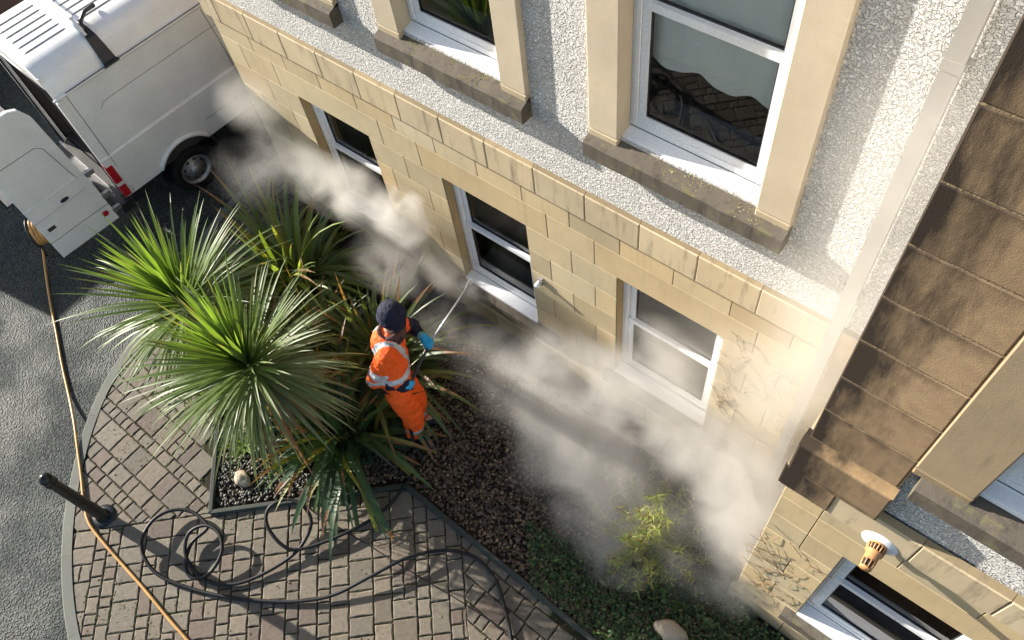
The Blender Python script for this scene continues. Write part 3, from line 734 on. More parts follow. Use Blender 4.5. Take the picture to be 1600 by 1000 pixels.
# roof carrier bar with its black mounts (lies on the van)
rb = thing('roof_bar', 'white crossbar clamped over the van roof with a black strap mount', 'roof rack', (-9.33,1.86,ROAD_Z), R_(-3.4))
mb = MB(); mb.tube([(.60,.70,2.54),(.45,.70,2.68),(-.9,.70,2.69),(-1.1,.70,2.50)], .018, 8); mb.box(-.9,.45,.675,.725,2.69,2.71); obj('bar', mb, M_wht, rb)
mb = MB(); pp = [(x+.03*(i>3), z+.02) for i,(x,z) in enumerate(prof[::-1][:7])]; vv = []
for i,(x,z) in enumerate(pp):
    hw = .035+.065*i/6; off_ = .05 if i else .03
    vv += [(x+.012,.74-hw,z+.012),(x+.012,.74+hw,z+.012),(x-.02,.74+hw,z-.03),(x-.02,.74-hw,z-.03)]
mb.add(vv, [(4*i+j,4*i+(j+1)%4,4*i+4+(j+1)%4,4*i+4+j) for i in range(6) for j in range(4)]+[(0,1,2,3),(27,26,25,24)]); obj('mount', mb, M_blk, rb)
mb = MB(); mb.tube([(.30,1.02,2.60),(.37,.88,2.63),(.47,.76,2.62),(.55,.73,2.57)], [.03,.022,.024,.02], 8); obj('strap', mb, M_blk, rb)
mb = MB(); mb.lathe((.44,.70,2.62),(1,0,-.4),[(0,.03),(.12,.03),(.12,.0)],10); obj('end_cap', mb, M_wht, rb)

# dark boarded fence far beyond the van; unseen stretch added to shade the road
fe = thing('board_fence', 'dark brown board fence beyond the van roof, with an unseen stretch added to cast shade', 'fence', (-13.5,4,ROAD_Z), 0)
for k in range(58):
    mb = MB(); y = -4.75+k*.155; c = random.uniform(.7,1.5); mb.box(-.012,.012,y,y+.152,.0,1.95,(c,c,c)); obj('board', mb, M_fence, fe)
for z in (.4,1.4):
    mb = MB(); mb.box(-.05,-.013,-4.75,4.2,z,z+.08); obj('rail', mb, M_fence, fe)

# ------------------------------------------------------------------ bollard, hoses
b = thing('bollard', 'black iron bollard with domed top standing on the paving edge', 'bollard', (-5.72,-.95,0))
mb = MB(); mb.lathe((0,0,0),(0,0,1),[(-.02,.075),(.03,.075),(.05,.062),(.93,.052),(.95,.052)],24); obj('post', mb, M_boll, b)
mb = MB(); mb.lathe((0,0,.95),(0,0,1),[(0,.052),(.01,.064),(.03,.066),(.045,.056),(.06,.060),(.10,.064),(.14,.055),(.165,.035),(.175,0)],24); obj('cap', mb, M_boll, b)
mb = MB(); mb.lathe((0,0,0),(0,0,1),[(.002,.13),(.012,.125),(.014,.07)],14); obj('base_collar', mb, M_boll, b)
def cr_spline(pts, n=6):
    P = [Vector(p) for p in pts]; out = []
    for i in range(len(P)-1):
        a = P[max(i-1,0)]; b_ = P[i]; c = P[i+1]; d = P[min(i+2,len(P)-1)]
        for k in range(n):
            t = k/n; out.append(.5*((2*b_)+(c-a)*t+(2*a-5*b_+4*c-d)*t*t+(3*b_-a-3*c+d)*t**3))
    return out+[P[-1]]
def pix(L, r=.012): return [atz(x, y, z+r) for x, y, z in L]
hy = [(58,352,.25),(64,372,.02),(72,430,-.08),(79,475,-.08),(88,520,-.08),(97,570,-.08),(108,620,-.07),(116,662,.0),(121,700,.005),(127,745,.005),(131,785,.005),(138,815,.01),(155,840,.005),(185,875,.005),(225,920,.005),(262,965,.005),(290,997,.005),(330,1045,.005)]
mb = MB(); mb.tube(cr_spline(pix(hy),6), .015, 8); tag(obj('water_hose', mb, M_hosey), 'long yellow hose running from the van past the bollard over the paving', 'hose')
hb = [(560,700,.03),(640,752,.03),(600,797,.02),(540,833,.06),(470,858,.06),(440,851,.10),(417,820,.16),(421,793,.20),(450,780,.20),(476,793,.18),(486,820,.12),(465,860,.05),(420,892,.02),(370,912,.02),(325,908,.02),(298,884,.04),(289,858,.08),(296,832,.12),(320,821,.14),(341,832,.14),(347,858,.12),(336,885,.08),(316,903,.04),(296,900,.04),(290,878,.05),(300,848,.05),(322,828,.05),(322,818,.05),(300,800,.06),(270,797,.08),(240,812,.10),(222,842,.10),(226,872,.06),(250,900,.03),(300,920,.01),(350,932,.01),(400,938,.01),(460,940,.02),(520,930,.04),(580,900,.09),(640,870,.10),(700,860,.05),(745,873,.03),(775,908,.02),(790,955,.02),(799,1000,.02),(802,1040,.02)]
hb2 = pix(hb)
gun = Vector((-3.66,1.81,.98))
leg = [gun+Vector((.0,.0,-.06)), Vector((-3.70,1.70,.75)), Vector((-3.60,1.66,.45)), Vector((-3.52,1.58,.18)), Vector((-3.40,1.52,.03)), Vector((-3.38,1.40,.055))]
path = cr_spline(leg[:-1]+[Vector((-3.36,1.33,.06))]+hb2[2:], 6)
mb = MB(); mb.tube(path, .0185, 8); tag(obj('pressure_hose', mb, M_hoseb), 'black pressure washer hose coiled in loops on the block paving', 'hose')
mb = MB(); mb.tube(cr_spline(pix([(478,770,.03),(482,794,.01),(560,842,.005),(640,892,.005),(720,940,.005),(796,990,.005),(860,1035,.005)],.006),5), .006, 6); tag(obj('cable', mb, M_hoseb), 'thin dark cable lying straight across the paving from the bed corner', 'cable')
rl = thing('hose_reel', 'orange hose wound on a black reel behind the open van door', 'hose reel', (-9.42,.97,ROAD_Z), R_(60))
mb = MB()
for k in range(9):
    a_ = -.16+.04*k; mb.tube([(a_,.17*math.cos(t*math.pi/12),.28+.17*math.sin(t*math.pi/12)) for t in range(25)], .019, 6)
obj('hose_coil', mb, M_hosey, rl)
for s_ in (-.2,.2):
    mb = MB(); mb.tube([(s_,.19*math.cos(t*math.pi/12),.28+.19*math.sin(t*math.pi/12)) for t in range(25)], .012, 6); mb.tube([(s_,-.18,.0),(s_,0,.28),(s_,.18,.0)],.014,6); obj('side_frame', mb, M_blk, rl)
mb = MB(); mb.tube([(-.2,0,.28),(-.32,0,.28),(-.32,-.12,.2),(-.42,-.12,.2)],.012,6); obj('crank', mb, M_blk, rl)

# ------------------------------------------------------------------ pebbles, soil litter, ground cover
_ico = bmesh.new(); bmesh.ops.create_icosphere(_ico, subdivisions=1, radius=1.0); ICOV = [v.co.copy() for v in _ico.verts]; ICOF = [[v.index for v in f.verts] for f in _ico.faces]; _ico.free()
def pebbles(name, label, n, sampler, size, cols, seed):
    rnd = random.Random(seed); mb = MB()
    for _ in range(n):
        x, y, z = sampler(rnd); s_ = rnd.uniform(*size); a = rnd.random()*6.28; c, s = math.cos(a), math.sin(a)
        e = (s_*rnd.uniform(.9,1.4), s_*rnd.uniform(.7,1.0), s_*rnd.uniform(.45,.7)); tx = rnd.uniform(-.4,.4)
        co = rnd.choice(cols); k = rnd.uniform(.6,1.25)
        vv = []
        for v in ICOV:
            p = Vector((v.x*e[0], v.y*e[1], v.z*e[2]+v.x*e[0]*tx)); vv.append((x+p.x*c-p.y*s, y+p.x*s+p.y*c, z+p.z))
        mb.add(vv, ICOF, (co[0]*k,co[1]*k,co[2]*k), 0, True)
    return tag(obj(name, mb, M_peb), label, 'gravel', kind='stuff')
def in_area(poly, rnd):
    xs = [p[0] for p in poly]; ys_ = [p[1] for p in poly]
    while True:
        p = (rnd.uniform(min(xs),max(xs)), rnd.uniform(min(ys_),max(ys_)))
        if inside(p, poly): return p
g1 = [(-4.0,.70),(-3.4,1.27),(.2,1.17),(.2,2.3),(-3.6,3.2),(-4.8,2.2)]
def s1(r):
    p = in_area(g1, r); return p[0], p[1], r.uniform(-.002,.022)
BR = [(.13,.075,.042),(.09,.052,.032),(.18,.115,.07),(.055,.034,.022),(.24,.17,.11),(.11,.075,.05)]
pebbles('gravel', 'brown pebbles and wood chips covering the bed right of the worker', 11000, s1, (.009,.022), BR, 3)
g2 = [(-5.30,.32),(-4.80,-.15),(-3.5,1.2),(-3.9,2.0),(-5.0,1.6),(-6.0,1.2)]
def s2(r):
    p = in_area(g2, r); return p[0], p[1], r.uniform(-.002,.02)
pebbles('gravel', 'dark rounded pebbles in the pointed corner of the bed', 4200, s2, (.011,.02), [(.06,.055,.042),(.035,.034,.03),(.10,.092,.07),(.028,.028,.024),(.15,.14,.11)], 4)
def leafblade(mb, base, d, L, wd, droop, col, n=6, fold=.35, tipc=None, roll=0.0, wpow=.55):
    d = Vector(d).normalized(); p = Vector(base); step = L/n; vs = []; rows = []
    side0 = d.cross(Vector((0,0,1)))
    if side0.length < .15: side0 = Vector((math.cos(roll), math.sin(roll), 0))
    side0.normalize()
    side0 = (Matrix.Rotation(roll*.35, 3, d) @ side0)
    for i in range(n+1):
        t = i/n
        wq = wd*.5*(min(1.0, .45+t*2.2))*((1-t)**wpow if t > .3 else (1-.3*0)**wpow) if t > .3 else wd*.5*(.5+t/.3*.5*(.7**wpow)*1.0/ (1 if t<1 else 1))
        if t >= .3: wq = wd*.5*((1-t)/.7)**wpow*(.5+.5)
        s_ = (side0 - d*side0.dot(d)).normalized(); nn = s_.cross(d)
        vs += [tuple(p - s_*wq + nn*wq*fold), tuple(p), tuple(p + s_*wq + nn*wq*fold)]
        d = (d + Vector((0,0,-droop*step*(1+t*1.2)))).normalized(); p = p + d*step
    for i in range(n):
        c = col if (tipc is None or i < n-1) else tipc
        mb.add([], [], c)
        k = i*3; rows.append((k,k+1,k+4,k+3)); rows.append((k+1,k+2,k+5,k+4))
    base_n = len(mb.v); mb.v += vs
    for j, f in enumerate(rows):
        c = col if (tipc is None or j//2 < n-2) else tipc
        mb.f.append([base_n+q for q in f]); mb.c.append(c); mb.m.append(0); mb.sm.append(True)
def leaves_scatter(name, label, cat, n, sampler, size, cols, seed, kind='stuff', mat=None, up=.6):
    rnd = random.Random(seed); mb = MB()
    for _ in range(n):
        x, y, z = sampler(rnd); a = rnd.random()*6.28; L = rnd.uniform(*size); co = rnd.choice(cols); k = rnd.uniform(.6,1.4)
        d = Vector((math.cos(a), math.sin(a), rnd.uniform(-.2,up))); s_ = d.cross(Vector((0,0,1))).normalized()*L*rnd.uniform(.25,.42)
        p = Vector((x,y,z)); m = p+d*L*.5; e = p+d*L+Vector((0,0,-L*.25))
        mb.add([p, m-s_+Vector((0,0,.003)), e, m+s_+Vector((0,0,.003)), m], [(0,1,4),(1,2,4),(2,3,4),(3,0,4)], (co[0]*k,co[1]*k,co[2]*k))
    o = obj(name, mb, mat or M_small)
    tag(o, label, cat, kind=kind); return o
gc = [(-1.75,1.24),(-.1,1.18),(.4,1.18),(.4,2.2),(-.5,2.25),(-1.3,1.95),(-2.1,1.65)]
def s3(r):
    p = in_area(gc, r); h = max(0, noise.noise((p[0]*4,p[1]*4,1)))*.30; return p[0], p[1], r.uniform(0,.05+h)
leaves_scatter('ground_cover', 'low dark green ground cover filling the lower end of the bed', 'ground cover', 9500, s3, (.018,.05), [(.06,.12,.035),(.09,.15,.05),(.045,.08,.03),(.14,.19,.08),(.11,.08,.045),(.03,.045,.02)], 5, up=1.0)
def s4(r):
    p = in_area(g1, r); return p[0], p[1], r.uniform(.01,.035)
leaves_scatter('leaf_litter', 'dry brown leaves scattered over the pebbles', 'leaf litter', 3200, s4, (.02,.05), [(.20,.14,.08),(.13,.08,.05),(.30,.24,.16),(.09,.10,.05)], 6, up=.3)
def s5(r):
    x = r.uniform(-6.9,-.3); y = 3.0+r.gauss(0,.18); return x, min(3.24,y), r.uniform(0,.05)
leaves_scatter('weeds', 'sparse weeds and litter at the foot of the stone wall', 'weeds', 1500, s5, (.015,.045), [(.05,.06,.03),(.09,.06,.04),(.12,.09,.06)], 8, up=.8)
# rocks
def rock(label, p, r, seed):
    mb = MB(); b_ = bmesh.new(); bmesh.ops.create_icosphere(b_, subdivisions=3, radius=1)
    vv = []
    for v in b_.verts:
        q = v.co*(1+.28*noise.noise(v.co*1.3+Vector((seed,0,0)))); vv.append((q.x*r*1.25, q.y*r*.85, q.z*r*.8))
    mb.add(vv, [[v.index for v in f.verts] for f in b_.faces], (1,1,1), 0, True); b_.free()
    o = obj('rock', mb, m_plain('garden_rock', (.40,.33,.24), .85, .2, bump=.01, bscale=20, dirt=.5, dcol=(.2,.17,.12))); o.location = p; tag(o, label, 'rock'); return o
rock('pale rounded stone in the pebbles at the pointed bed corner', atz(378,748,.05), .085, 1); rock('buff stone among the ground cover at the bottom edge', atz(1048,988,.05), .12, 5)

# ------------------------------------------------------------------ plants
def mixc(a, b, t): return tuple(x+(y-x)*t for x, y in zip(a, b))
def cordyline_head(mb, c, axis, n, L, seed):
    rnd = random.Random(seed); ax = Vector(axis).normalized(); u = ax.orthogonal().normalized(); v = ax.cross(u)
    for i in range(n):
        t = (i+.5)/n; th = R_(6)+R_(124)*t**.85+rnd.gauss(0,.07); ph = i*2.39996+rnd.uniform(-.25,.25)
        ph += .30*math.sin(ph*5+seed)+.12*math.sin(ph*11)
        d = ax*math.cos(th)+(u*math.cos(ph)+v*math.sin(ph))*math.sin(th)
        d += Vector((rnd.gauss(0,.07), rnd.gauss(0,.07), rnd.gauss(0,.05))); d.normalize()
        ln = (1+.16*max(0,-d.x)-.14*max(0,d.x))*L*rnd.uniform(.68,1.08)*(1+.22*max(0,t-.6))*(.80+.35*min(1,t*2.2)); dr_ = .12+.95*t**1.6*rnd.uniform(.6,1.4)
        g = mixc((.125,.195,.035),(.15,.195,.085),min(1,t*1.6)); g = mixc(g,(.24,.26,.16),max(0,t-.40)*rnd.random()*1.4)
        if t > .82 and rnd.random() < .30: g = mixc((.26,.19,.10),(.22,.09,.045),rnd.random())
        k = rnd.uniform(.75,1.2); g = tuple(x*k for x in g)
        leafblade(mb, Vector(c)-ax*(.22*t)+d*.03, d, ln, rnd.uniform(.034,.054), dr_, g, 8, .30, tipc=mixc(g,(.20,.14,.07),.5) if rnd.random() < .3 else g, roll=rnd.uniform(-.5,.5), wpow=.8)
H1 = atz(384,566,1.62); H2 = atz(288,470,1.38)
ct = thing('cordyline_tree', 'tall spiky green cabbage palm with two leaf heads in front of the van', 'palm', (H1.x-.1,H1.y+.05,0))
o_ = Vector(ct.location)
mb = MB(); mb.tube(cr_spline([Vector((-.15,.1,-.05)), Vector((-.10,.05,.6)), Vector((-.02,-.02,1.1)), H1-o_-Vector((0,0,.1))],4), [.075+.0*i for i in range(13)], 10); obj('trunk', mb, M_wood, ct)
mb = MB(); mb.tube(cr_spline([Vector((-.15,.1,.1)), Vector((-.6,.15,.5)), Vector((-.9,.22,.95)), H2-o_-Vector((0,0,.1))],4), .06, 10); obj('trunk', mb, M_wood, ct)
mb = MB(); cordyline_head(mb, H1-o_, (-.42,-.02,1), 400, 1.02, 11); obj('crown', mb, M_leaf, ct)
mb = MB(); cordyline_head(mb, H2-o_, (-.35,.05,1), 340, 1.10, 12); obj('crown', mb, M_leaf, ct)
# hanging dead skirt
mb = MB(); rnd = random.Random(5)
for i in range(60):
    a = rnd.random()*6.28; d = Vector((math.cos(a),math.sin(a),-.7)); g = rnd.choice([(.30,.22,.12),(.22,.15,.08),(.16,.17,.08),(.26,.12,.06)])
    leafblade(mb, (H1-o_)+Vector((0,0,-.25-rnd.random()*.3))+d*.05, d, rnd.uniform(.5,.85), .03, rnd.uniform(1,2.2), g, 6, .4, wpow=.8)
obj('dead_leaf_skirt', mb, M_leaf, ct)
def phormium(label, c, n, L, wd, seed, spread=1.0, bias=(0,0), palette=None):
    rnd = random.Random(seed); mb = MB(); pal = palette or [(.10,.14,.03),(.07,.105,.03),(.13,.17,.04),(.085,.12,.045)]
    for i in range(n):
        t = rnd.random()**.8; ph = i*2.39996+rnd.uniform(-.4,.4); th = R_(6+62*t*spread)
        d = Vector((math.cos(ph)*math.sin(th)+bias[0]*t, math.sin(ph)*math.sin(th)+bias[1]*t, math.cos(th)))
        g = rnd.choice(pal)
        if rnd.random() < .16: g = mixc(g,(.24,.22,.04),.75)
        k = rnd.uniform(.75,1.3); g = tuple(x*k for x in g); tip = mixc(g,(.26,.10,.04),.7) if rnd.random() < .45 else g
        leafblade(mb, (rnd.gauss(0,.09),rnd.gauss(0,.09),0), d, L*rnd.uniform(.6,1.08), wd*rnd.uniform(.7,1.15), .35+1.5*t*rnd.uniform(.4,1.3), g, 9, .22, tipc=tip, roll=rnd.uniform(-1,1), wpow=.65)
    t_ = thing('flax_plant', label, 'plant', c, 0, 'broad sword-leaved flax clumps in the bed')
    obj('leaf_fan', mb, M_leaf, t_); 
    mb = MB(); mb.lathe((0,0,-.02),(0,0,1),[(0,.13),(.10,.11),(.18,.05),(.2,0)],10,(.8,.8,.6)); obj('crown_base', mb, M_wood, t_); return t_
phormium('flax clump growing up between the van wheel and the wall, nearest the steam', Vector((-6.05,2.25,0)), 230, 1.75, .082, 21, .8, (-.05,.0), [(.15,.20,.04),(.09,.13,.04),(.18,.23,.05),(.11,.15,.055)])
phormium('flax clump directly behind the worker, leaves arching over the gravel', Vector((-4.42,2.12,0)), 190, 1.45, .078, 22, 1.1, (.14,.12))
phormium('flax clump left of the worker with blades trailing over the bed edging', Vector((-4.20,1.22,0)), 220, 1.45, .078, 23, 1.15, (.08,-.22), [(.045,.09,.04),(.065,.115,.035),(.05,.085,.045)])
phormium('low flax clump between the palm heads and the worker', Vector((-5.10,1.75,0)), 170, 1.3, .05, 24, 1.0, (.1,.1), [(.08,.11,.03),(.10,.12,.04)])
tf = thing('grass_tuft', 'small bright green tuft beside the pale rounded stone', 'plant', atz(385,700,0)); mb = MB(); rnd = random.Random(3)
for i in range(50):
    a = rnd.random()*6.28; leafblade(mb, (rnd.gauss(0,.03),rnd.gauss(0,.03),0), (math.cos(a)*.6,math.sin(a)*.6,1), rnd.uniform(.25,.5), .015, 1.6, rnd.choice([(.10,.16,.03),(.14,.20,.04)]), 6)
obj('leaf_fan', mb, M_small, tf)
# bamboo-like shrub in the steam
sh = thing('shrub', 'bushy pale green bamboo shrub wrapped in steam near the wing corner', 'shrub', atz(1015,852,0)); mb = MB(); ms = MB(); rnd = random.Random(31)
for i in range(120):
    a = rnd.random()*6.28; th = rnd.uniform(0,1.0); h = rnd.uniform(.45,1.02)*(1-.25*th)
    p0 = Vector((rnd.gauss(0,.08), rnd.gauss(0,.08), 0)); d = Vector((math.cos(a)*math.sin(th), math.sin(a)*math.sin(th), math.cos(th)))
    pts = [p0+d*h*t+Vector((0,0,-.25*(t**2)*math.sin(th))) for t in (0,.35,.7,1)]; ms.tube(pts, .004, 4, (.5,.5,.3))
    for j in range(60):
        t = rnd.uniform(.12,1.0); q = p0+d*h*t+Vector((0,0,-.25*(t**2)*math.sin(th))); a2 = rnd.random()*6.28
        col = rnd.choice([(.30,.34,.09),(.42,.45,.16),(.26,.32,.08),(.36,.31,.16),(.24,.17,.10)])
        leafblade(mb, q, (math.cos(a2),math.sin(a2),rnd.uniform(-.2,.8)), rnd.uniform(.04,.10), .0105, 2.5, col, 3, .2)
obj('foliage', mb, M_small, sh); obj('stem', ms, M_wood, sh)
for i, (x, y, l) in enumerate([(1155,950,'bright green strappy weed at the bottom of the bed beside the wing'),(1065,640+300,'leafy weed in the ground cover near the bottom stone')]):
    t_ = thing('weed', l, 'plant', atz(x, y, 0)); mb = MB()
    for k in range(22):
        a = rnd.random()*6.28; leafblade(mb, (0,0,0), (math.cos(a),math.sin(a),.8), rnd.uniform(.10,.24), .02, 3, (.12,.17,.05), 5)
    obj('leaf_fan', mb, M_small, t_)
# climbers
def climber(label, yw, x0, x1, z0, z1, n, seed, green=.3):
    rnd = random.Random(seed); mb = MB(); ml = MB()
    for i in range(n):
        p = Vector((rnd.uniform(x0,x1), yw-.006, rnd.uniform(z0,z1))); a = rnd.uniform(.1,3.0) if rnd.random() < .7 else rnd.uniform(0,6.28); pts = [p.copy()]
        for k in range(rnd.randint(4,10)):
            a += rnd.gauss(0,.35); p = p+Vector((math.cos(a)*.05,0,math.sin(a)*.05)); p.y = yw-rnd.uniform(.004,.014)
            if not (x0-.1 < p.x < x1+.1 and z0-.05 < p.z < z1+.1): break
            pts.append(p.copy())
            if rnd.random() < green:
                a2 = rnd.random()*6.28; leafblade(ml, p, (math.cos(a2),-.5,math.sin(a2)), rnd.uniform(.015,.035), .012, 2, rnd.choice([(.20,.17,.06),(.25,.16,.08),(.14,.15,.05)]), 3)
        if len(pts) > 2: mb.tube(pts, rnd.uniform(.0012,.0028), 4, (rnd.uniform(.5,1.3),)*3)
    t_ = thing('climbing_plant', label, 'climbing plant', (0,0,0)); obj('stem', mb, m_plain('dry_stem', (.20,.13,.07), .9) , t_); obj('foliage', ml, M_small, t_)
climber('dried climber stems clinging to the stone right of the steamy window', D0, -1.15, -.50, .9, 2.35, 42, 41)
climber('thin bare climber stems on the sunlit end of the wing wall', D1, WX+.02, .30, .35, 2.0, 34, 42, .12)
# moss on the upper sills
def moss(label, x0, x1, n, seed, cols):
    rnd = random.Random(seed); mb = MB()
    for i in range(n):
        x = x0+(x1-x0)*rnd.random(); cl = noise.noise((x*7,seed,0))
        if rnd.random() > .35+1.2*cl: continue
        r = rnd.uniform(.003,.009)*(1.5 if cl < -.25 else 1); y = D0+.01-rnd.random()*.115; z = ZS-.062+(y-(D0-.105))*.40; c = rnd.choice(cols)
        mb.add([(x+v.x*r*1.2, y+v.y*r*1.1, z+v.z*r*.7) for v in ICOV], ICOF, c, 0, False)
    tag(obj('moss', mb, m_plain('moss_clump', (1,1,1), .95, .1, bump=.01, bscale=200)), label, 'moss', kind='stuff')
moss('green moss cushions on the sill below the foliage-reflecting upper window', -4.25, -3.1, 1900, 51, [(.20,.19,.04),(.11,.11,.03),(.16,.14,.09),(.26,.24,.05),(.09,.08,.05)])
moss('yellow grey lichen crust on the sill of the large upper window', -2.3, -1.0, 1900, 52, [(.30,.25,.14),(.22,.19,.12),(.34,.31,.16),(.17,.15,.09)])

# ------------------------------------------------------------------ person
def caps(mb, p0, r0, p1, r1, n=16, flat=None):
    """tapered round-ended limb; flat = (axis, factor) squashes it"""
    p0, p1 = Vector(p0), Vector(p1); d = p1-p0; L = d.length; d.normalize(); u = d.orthogonal().normalized(); w_ = d.cross(u)
    rings = []
    for k in range(1, 5):
        a = -math.pi/2+math.pi/2*k/5; rings.append((p0+d*r0*math.sin(a), r0*math.cos(a)))
    for k in range(0, 5): t = k/4; rings.append((p0+d*L*t, r0+(r1-r0)*t))
    for k in range(1, 5):
        a = math.pi/2*k/5; rings.append((p1+d*r1*math.sin(a), r1*math.cos(a)))
    vs = [p0-d*r0]; 
    for c, r in rings:
        for k in range(n):
            a = 2*math.pi*k/n; o = (u*math.cos(a)+w_*math.sin(a))*r
            if flat: ax = Vector(flat[0]).normalized(); o = o - ax*(o.dot(ax))*(1-flat[1])
            vs.append(c+o)
    vs.append(p1+d*r1); fs = []; m = len(rings)
    for k in range(n): fs.append((0, 1+(k+1)%n, 1+k)); fs.append((len(vs)-1, 1+(m-1)*n+k, 1+(m-1)*n+(k+1)%n))
    for i in range(m-1):
        for k in range(n): fs.append((1+i*n+k, 1+i*n+(k+1)%n, 1+(i+1)*n+(k+1)%n, 1+(i+1)*n+k))
    mb.add(vs, fs)
def fuse(name, mb, voxel, it, colf, mats, parent, wrinkle=0, matf=None, **kw):
    o = link(name, mb.mesh(name), [], None)
    r = o.modifiers.new('r', 'REMESH'); r.mode = 'VOXEL'; r.voxel_size = voxel
    s = o.modifiers.new('s', 'SMOOTH'); s.iterations = it; s.factor = .6
    dg = bpy.context.evaluated_depsgraph_get(); me = bpy.data.meshes.new_from_object(o.evaluated_get(dg)); o.modifiers.clear(); bpy.data.objects.remove(o)
    if wrinkle:
        ns = [v.normal.copy() for v in me.vertices]
        for v, nn in zip(me.vertices, ns):
            p = v.co; q = noise.noise(Vector((p.x*9, p.y*9, p.z*16)))+.6*noise.noise(Vector((p.x*22+5, p.y*22, p.z*30)))-.7*abs(noise.noise(Vector((p.x*7+9, p.y*7, p.z*9))))
            v.co = p+nn*q*wrinkle
    ca = me.color_attributes.get('Col') or me.color_attributes.new('Col', 'FLOAT_COLOR', 'CORNER')
    if ca.domain != 'CORNER' or ca.data_type != 'FLOAT_COLOR': me.color_attributes.remove(ca); ca = me.color_attributes.new('Col', 'FLOAT_COLOR', 'CORNER')
    me.name = name
    for m in mats: me.materials.append(m)
    for p in me.polygons:
        p.use_smooth = True; c = colf(p.center) if callable(colf) else colf
        if matf: p.material_index = matf(p.center)
        for li in p.loop_indices: ca.data[li].color = (*c, 1)
    o = bpy.data.objects.new(name, me); COL.objects.link(o); o.parent = parent
    for k, v in kw.items(): o[k] = v
    return o
FEET = Vector((-3.70, 1.77, 0))
P = thing('person', 'worker in orange high-visibility suit and dark beanie aiming a pressure lance at the wall', 'person', FEET)
def L_(x, y, z): return Vector((x, y, z))-FEET
head = L_(-3.87,2.07,1.60); neck = L_(-3.90,2.01,1.43); chest = L_(-3.91,1.95,1.22); waist = L_(-3.80,1.84,1.00); pel = L_(-3.76,1.80,.88)
rs = L_(-3.80,1.84,1.35); ls = L_(-4.00,2.13,1.33)
re = L_(-3.88,1.66,1.06); rh = L_(-3.68,1.80,.99); le = L_(-3.98,2.28,1.08); lh = L_(-3.765,2.235,1.12)
rhip = L_(-3.70,1.74,.86); lhip = L_(-3.83,1.87,.86); rk = L_(-3.64,1.75,.47); lk = L_(-3.74,1.90,.47); ra = L_(-3.66,1.70,.09); la = L_(-3.74,1.85,.09)
fwd = Vector((.72,.69,0)).normalized(); hf = Vector((.25,.85,-.45)).normalized()
mb = MB()
caps(mb, head+Vector((0,0,.02)), .092, head-Vector((0,0,.05))+hf*.02, .075); caps(mb, neck, .058, head, .06)
caps(mb, chest+Vector((0,0,.05)), .125, waist, .11); caps(mb, rs, .07, ls, .07); caps(mb, chest, .12, neck-Vector((0,0,.06)), .09); caps(mb, waist, .12, pel, .13)
for a, e, h in ((rs,re,rh),(ls,le,lh)): caps(mb, a, .052, e, .042); caps(mb, e, .042, h, .028); caps(mb, h, .026, h+(h-e).normalized()*.05, .018)
for a, e, h in ((rhip,rk,ra),(lhip,lk,la)): caps(mb, a, .085, e, .058); caps(mb, e, .056, h, .038); caps(mb, h, .045, h+fwd*.13-Vector((0,0,.03)), .035)
hu = (Vector((0,0,1))-hf*hf.z).normalized(); hr = hf.cross(hu)
caps(mb, head+hf*.095-hu*.005, .012, head+hf*.115-hu*.035, .015); caps(mb, head+hf*.075-hu*.085, .03, head+hf*.08-hu*.09, .028)
for s_ in (-1,1): caps(mb, head+hr*.09*s_-hu*.03, .018, head+hr*.095*s_+hu*.01, .018, flat=(hr,.5))
body_ = fuse('body', mb, .010, 4, (1,1,1), [M_skin], P)
mb = MB()
for s_ in (-1,1): mb.lathe(head+hf*.083+hr*.034*s_+hu*.0, hf, [(0,.012),(.008,.009),(.011,0)],10,(.05,.04,.04))
obj('eyes', mb, m_plain('eye', (1,1,1), .2), body_)
mb = MB(); mb.tube([head+hf*.108-hu*.068+hr*.026, head+hf*.116-hu*.066, head+hf*.108-hu*.068-hr*.026], .005, 6, (.45,.2,.18)); obj('mouth', mb, m_plain('lips', (1,1,1), .5), body_)
# beanie
mb = MB(); hc = head+hu*.035-hf*.012
caps(mb, hc-hu*.0, .128, hc+hu*.045-hf*.03, .118); mb2 = MB()
caps(mb, hc+hu*.05-hf*.03, .085, hc+hu*.065-hf*.035, .075)
hat = fuse('beanie', mb, .009, 4, lambda p: (.012,.014,.035), [M_cloth], P, wrinkle=.004)
mb = MB(); ring = []
for k in range(33):
    a = 2*math.pi*k/32; ring.append(hc-hu*(.055+.018*math.cos(a))+(hf*math.cos(a)+hr*math.sin(a))*.118)
mb.tube(ring, .020, 8, (.012,.014,.034), cap=False); obj('hat_brim', mb, M_cloth, hat)
# neck warmer
mb = MB(); ring = []
for j, (h_, r_) in enumerate(((-.05,.115),(-.015,.10),(.025,.092))):
    ring = [neck+Vector((0,0,h_))+Vector((math.cos(2*math.pi*k/24)*r_, math.sin(2*math.pi*k/24)*r_, .012*math.sin(2*math.pi*k/8+j))) for k in range(25)]
    mb.tube(ring, .026, 8, (.11,.055,.05), cap=False)
sc_ = fuse('neck_warmer', mb, .009, 3, lambda p: (.10,.05,.045) if noise.noise(p*26) > -.05 else (.035,.018,.022), [M_cloth], P, wrinkle=.006)
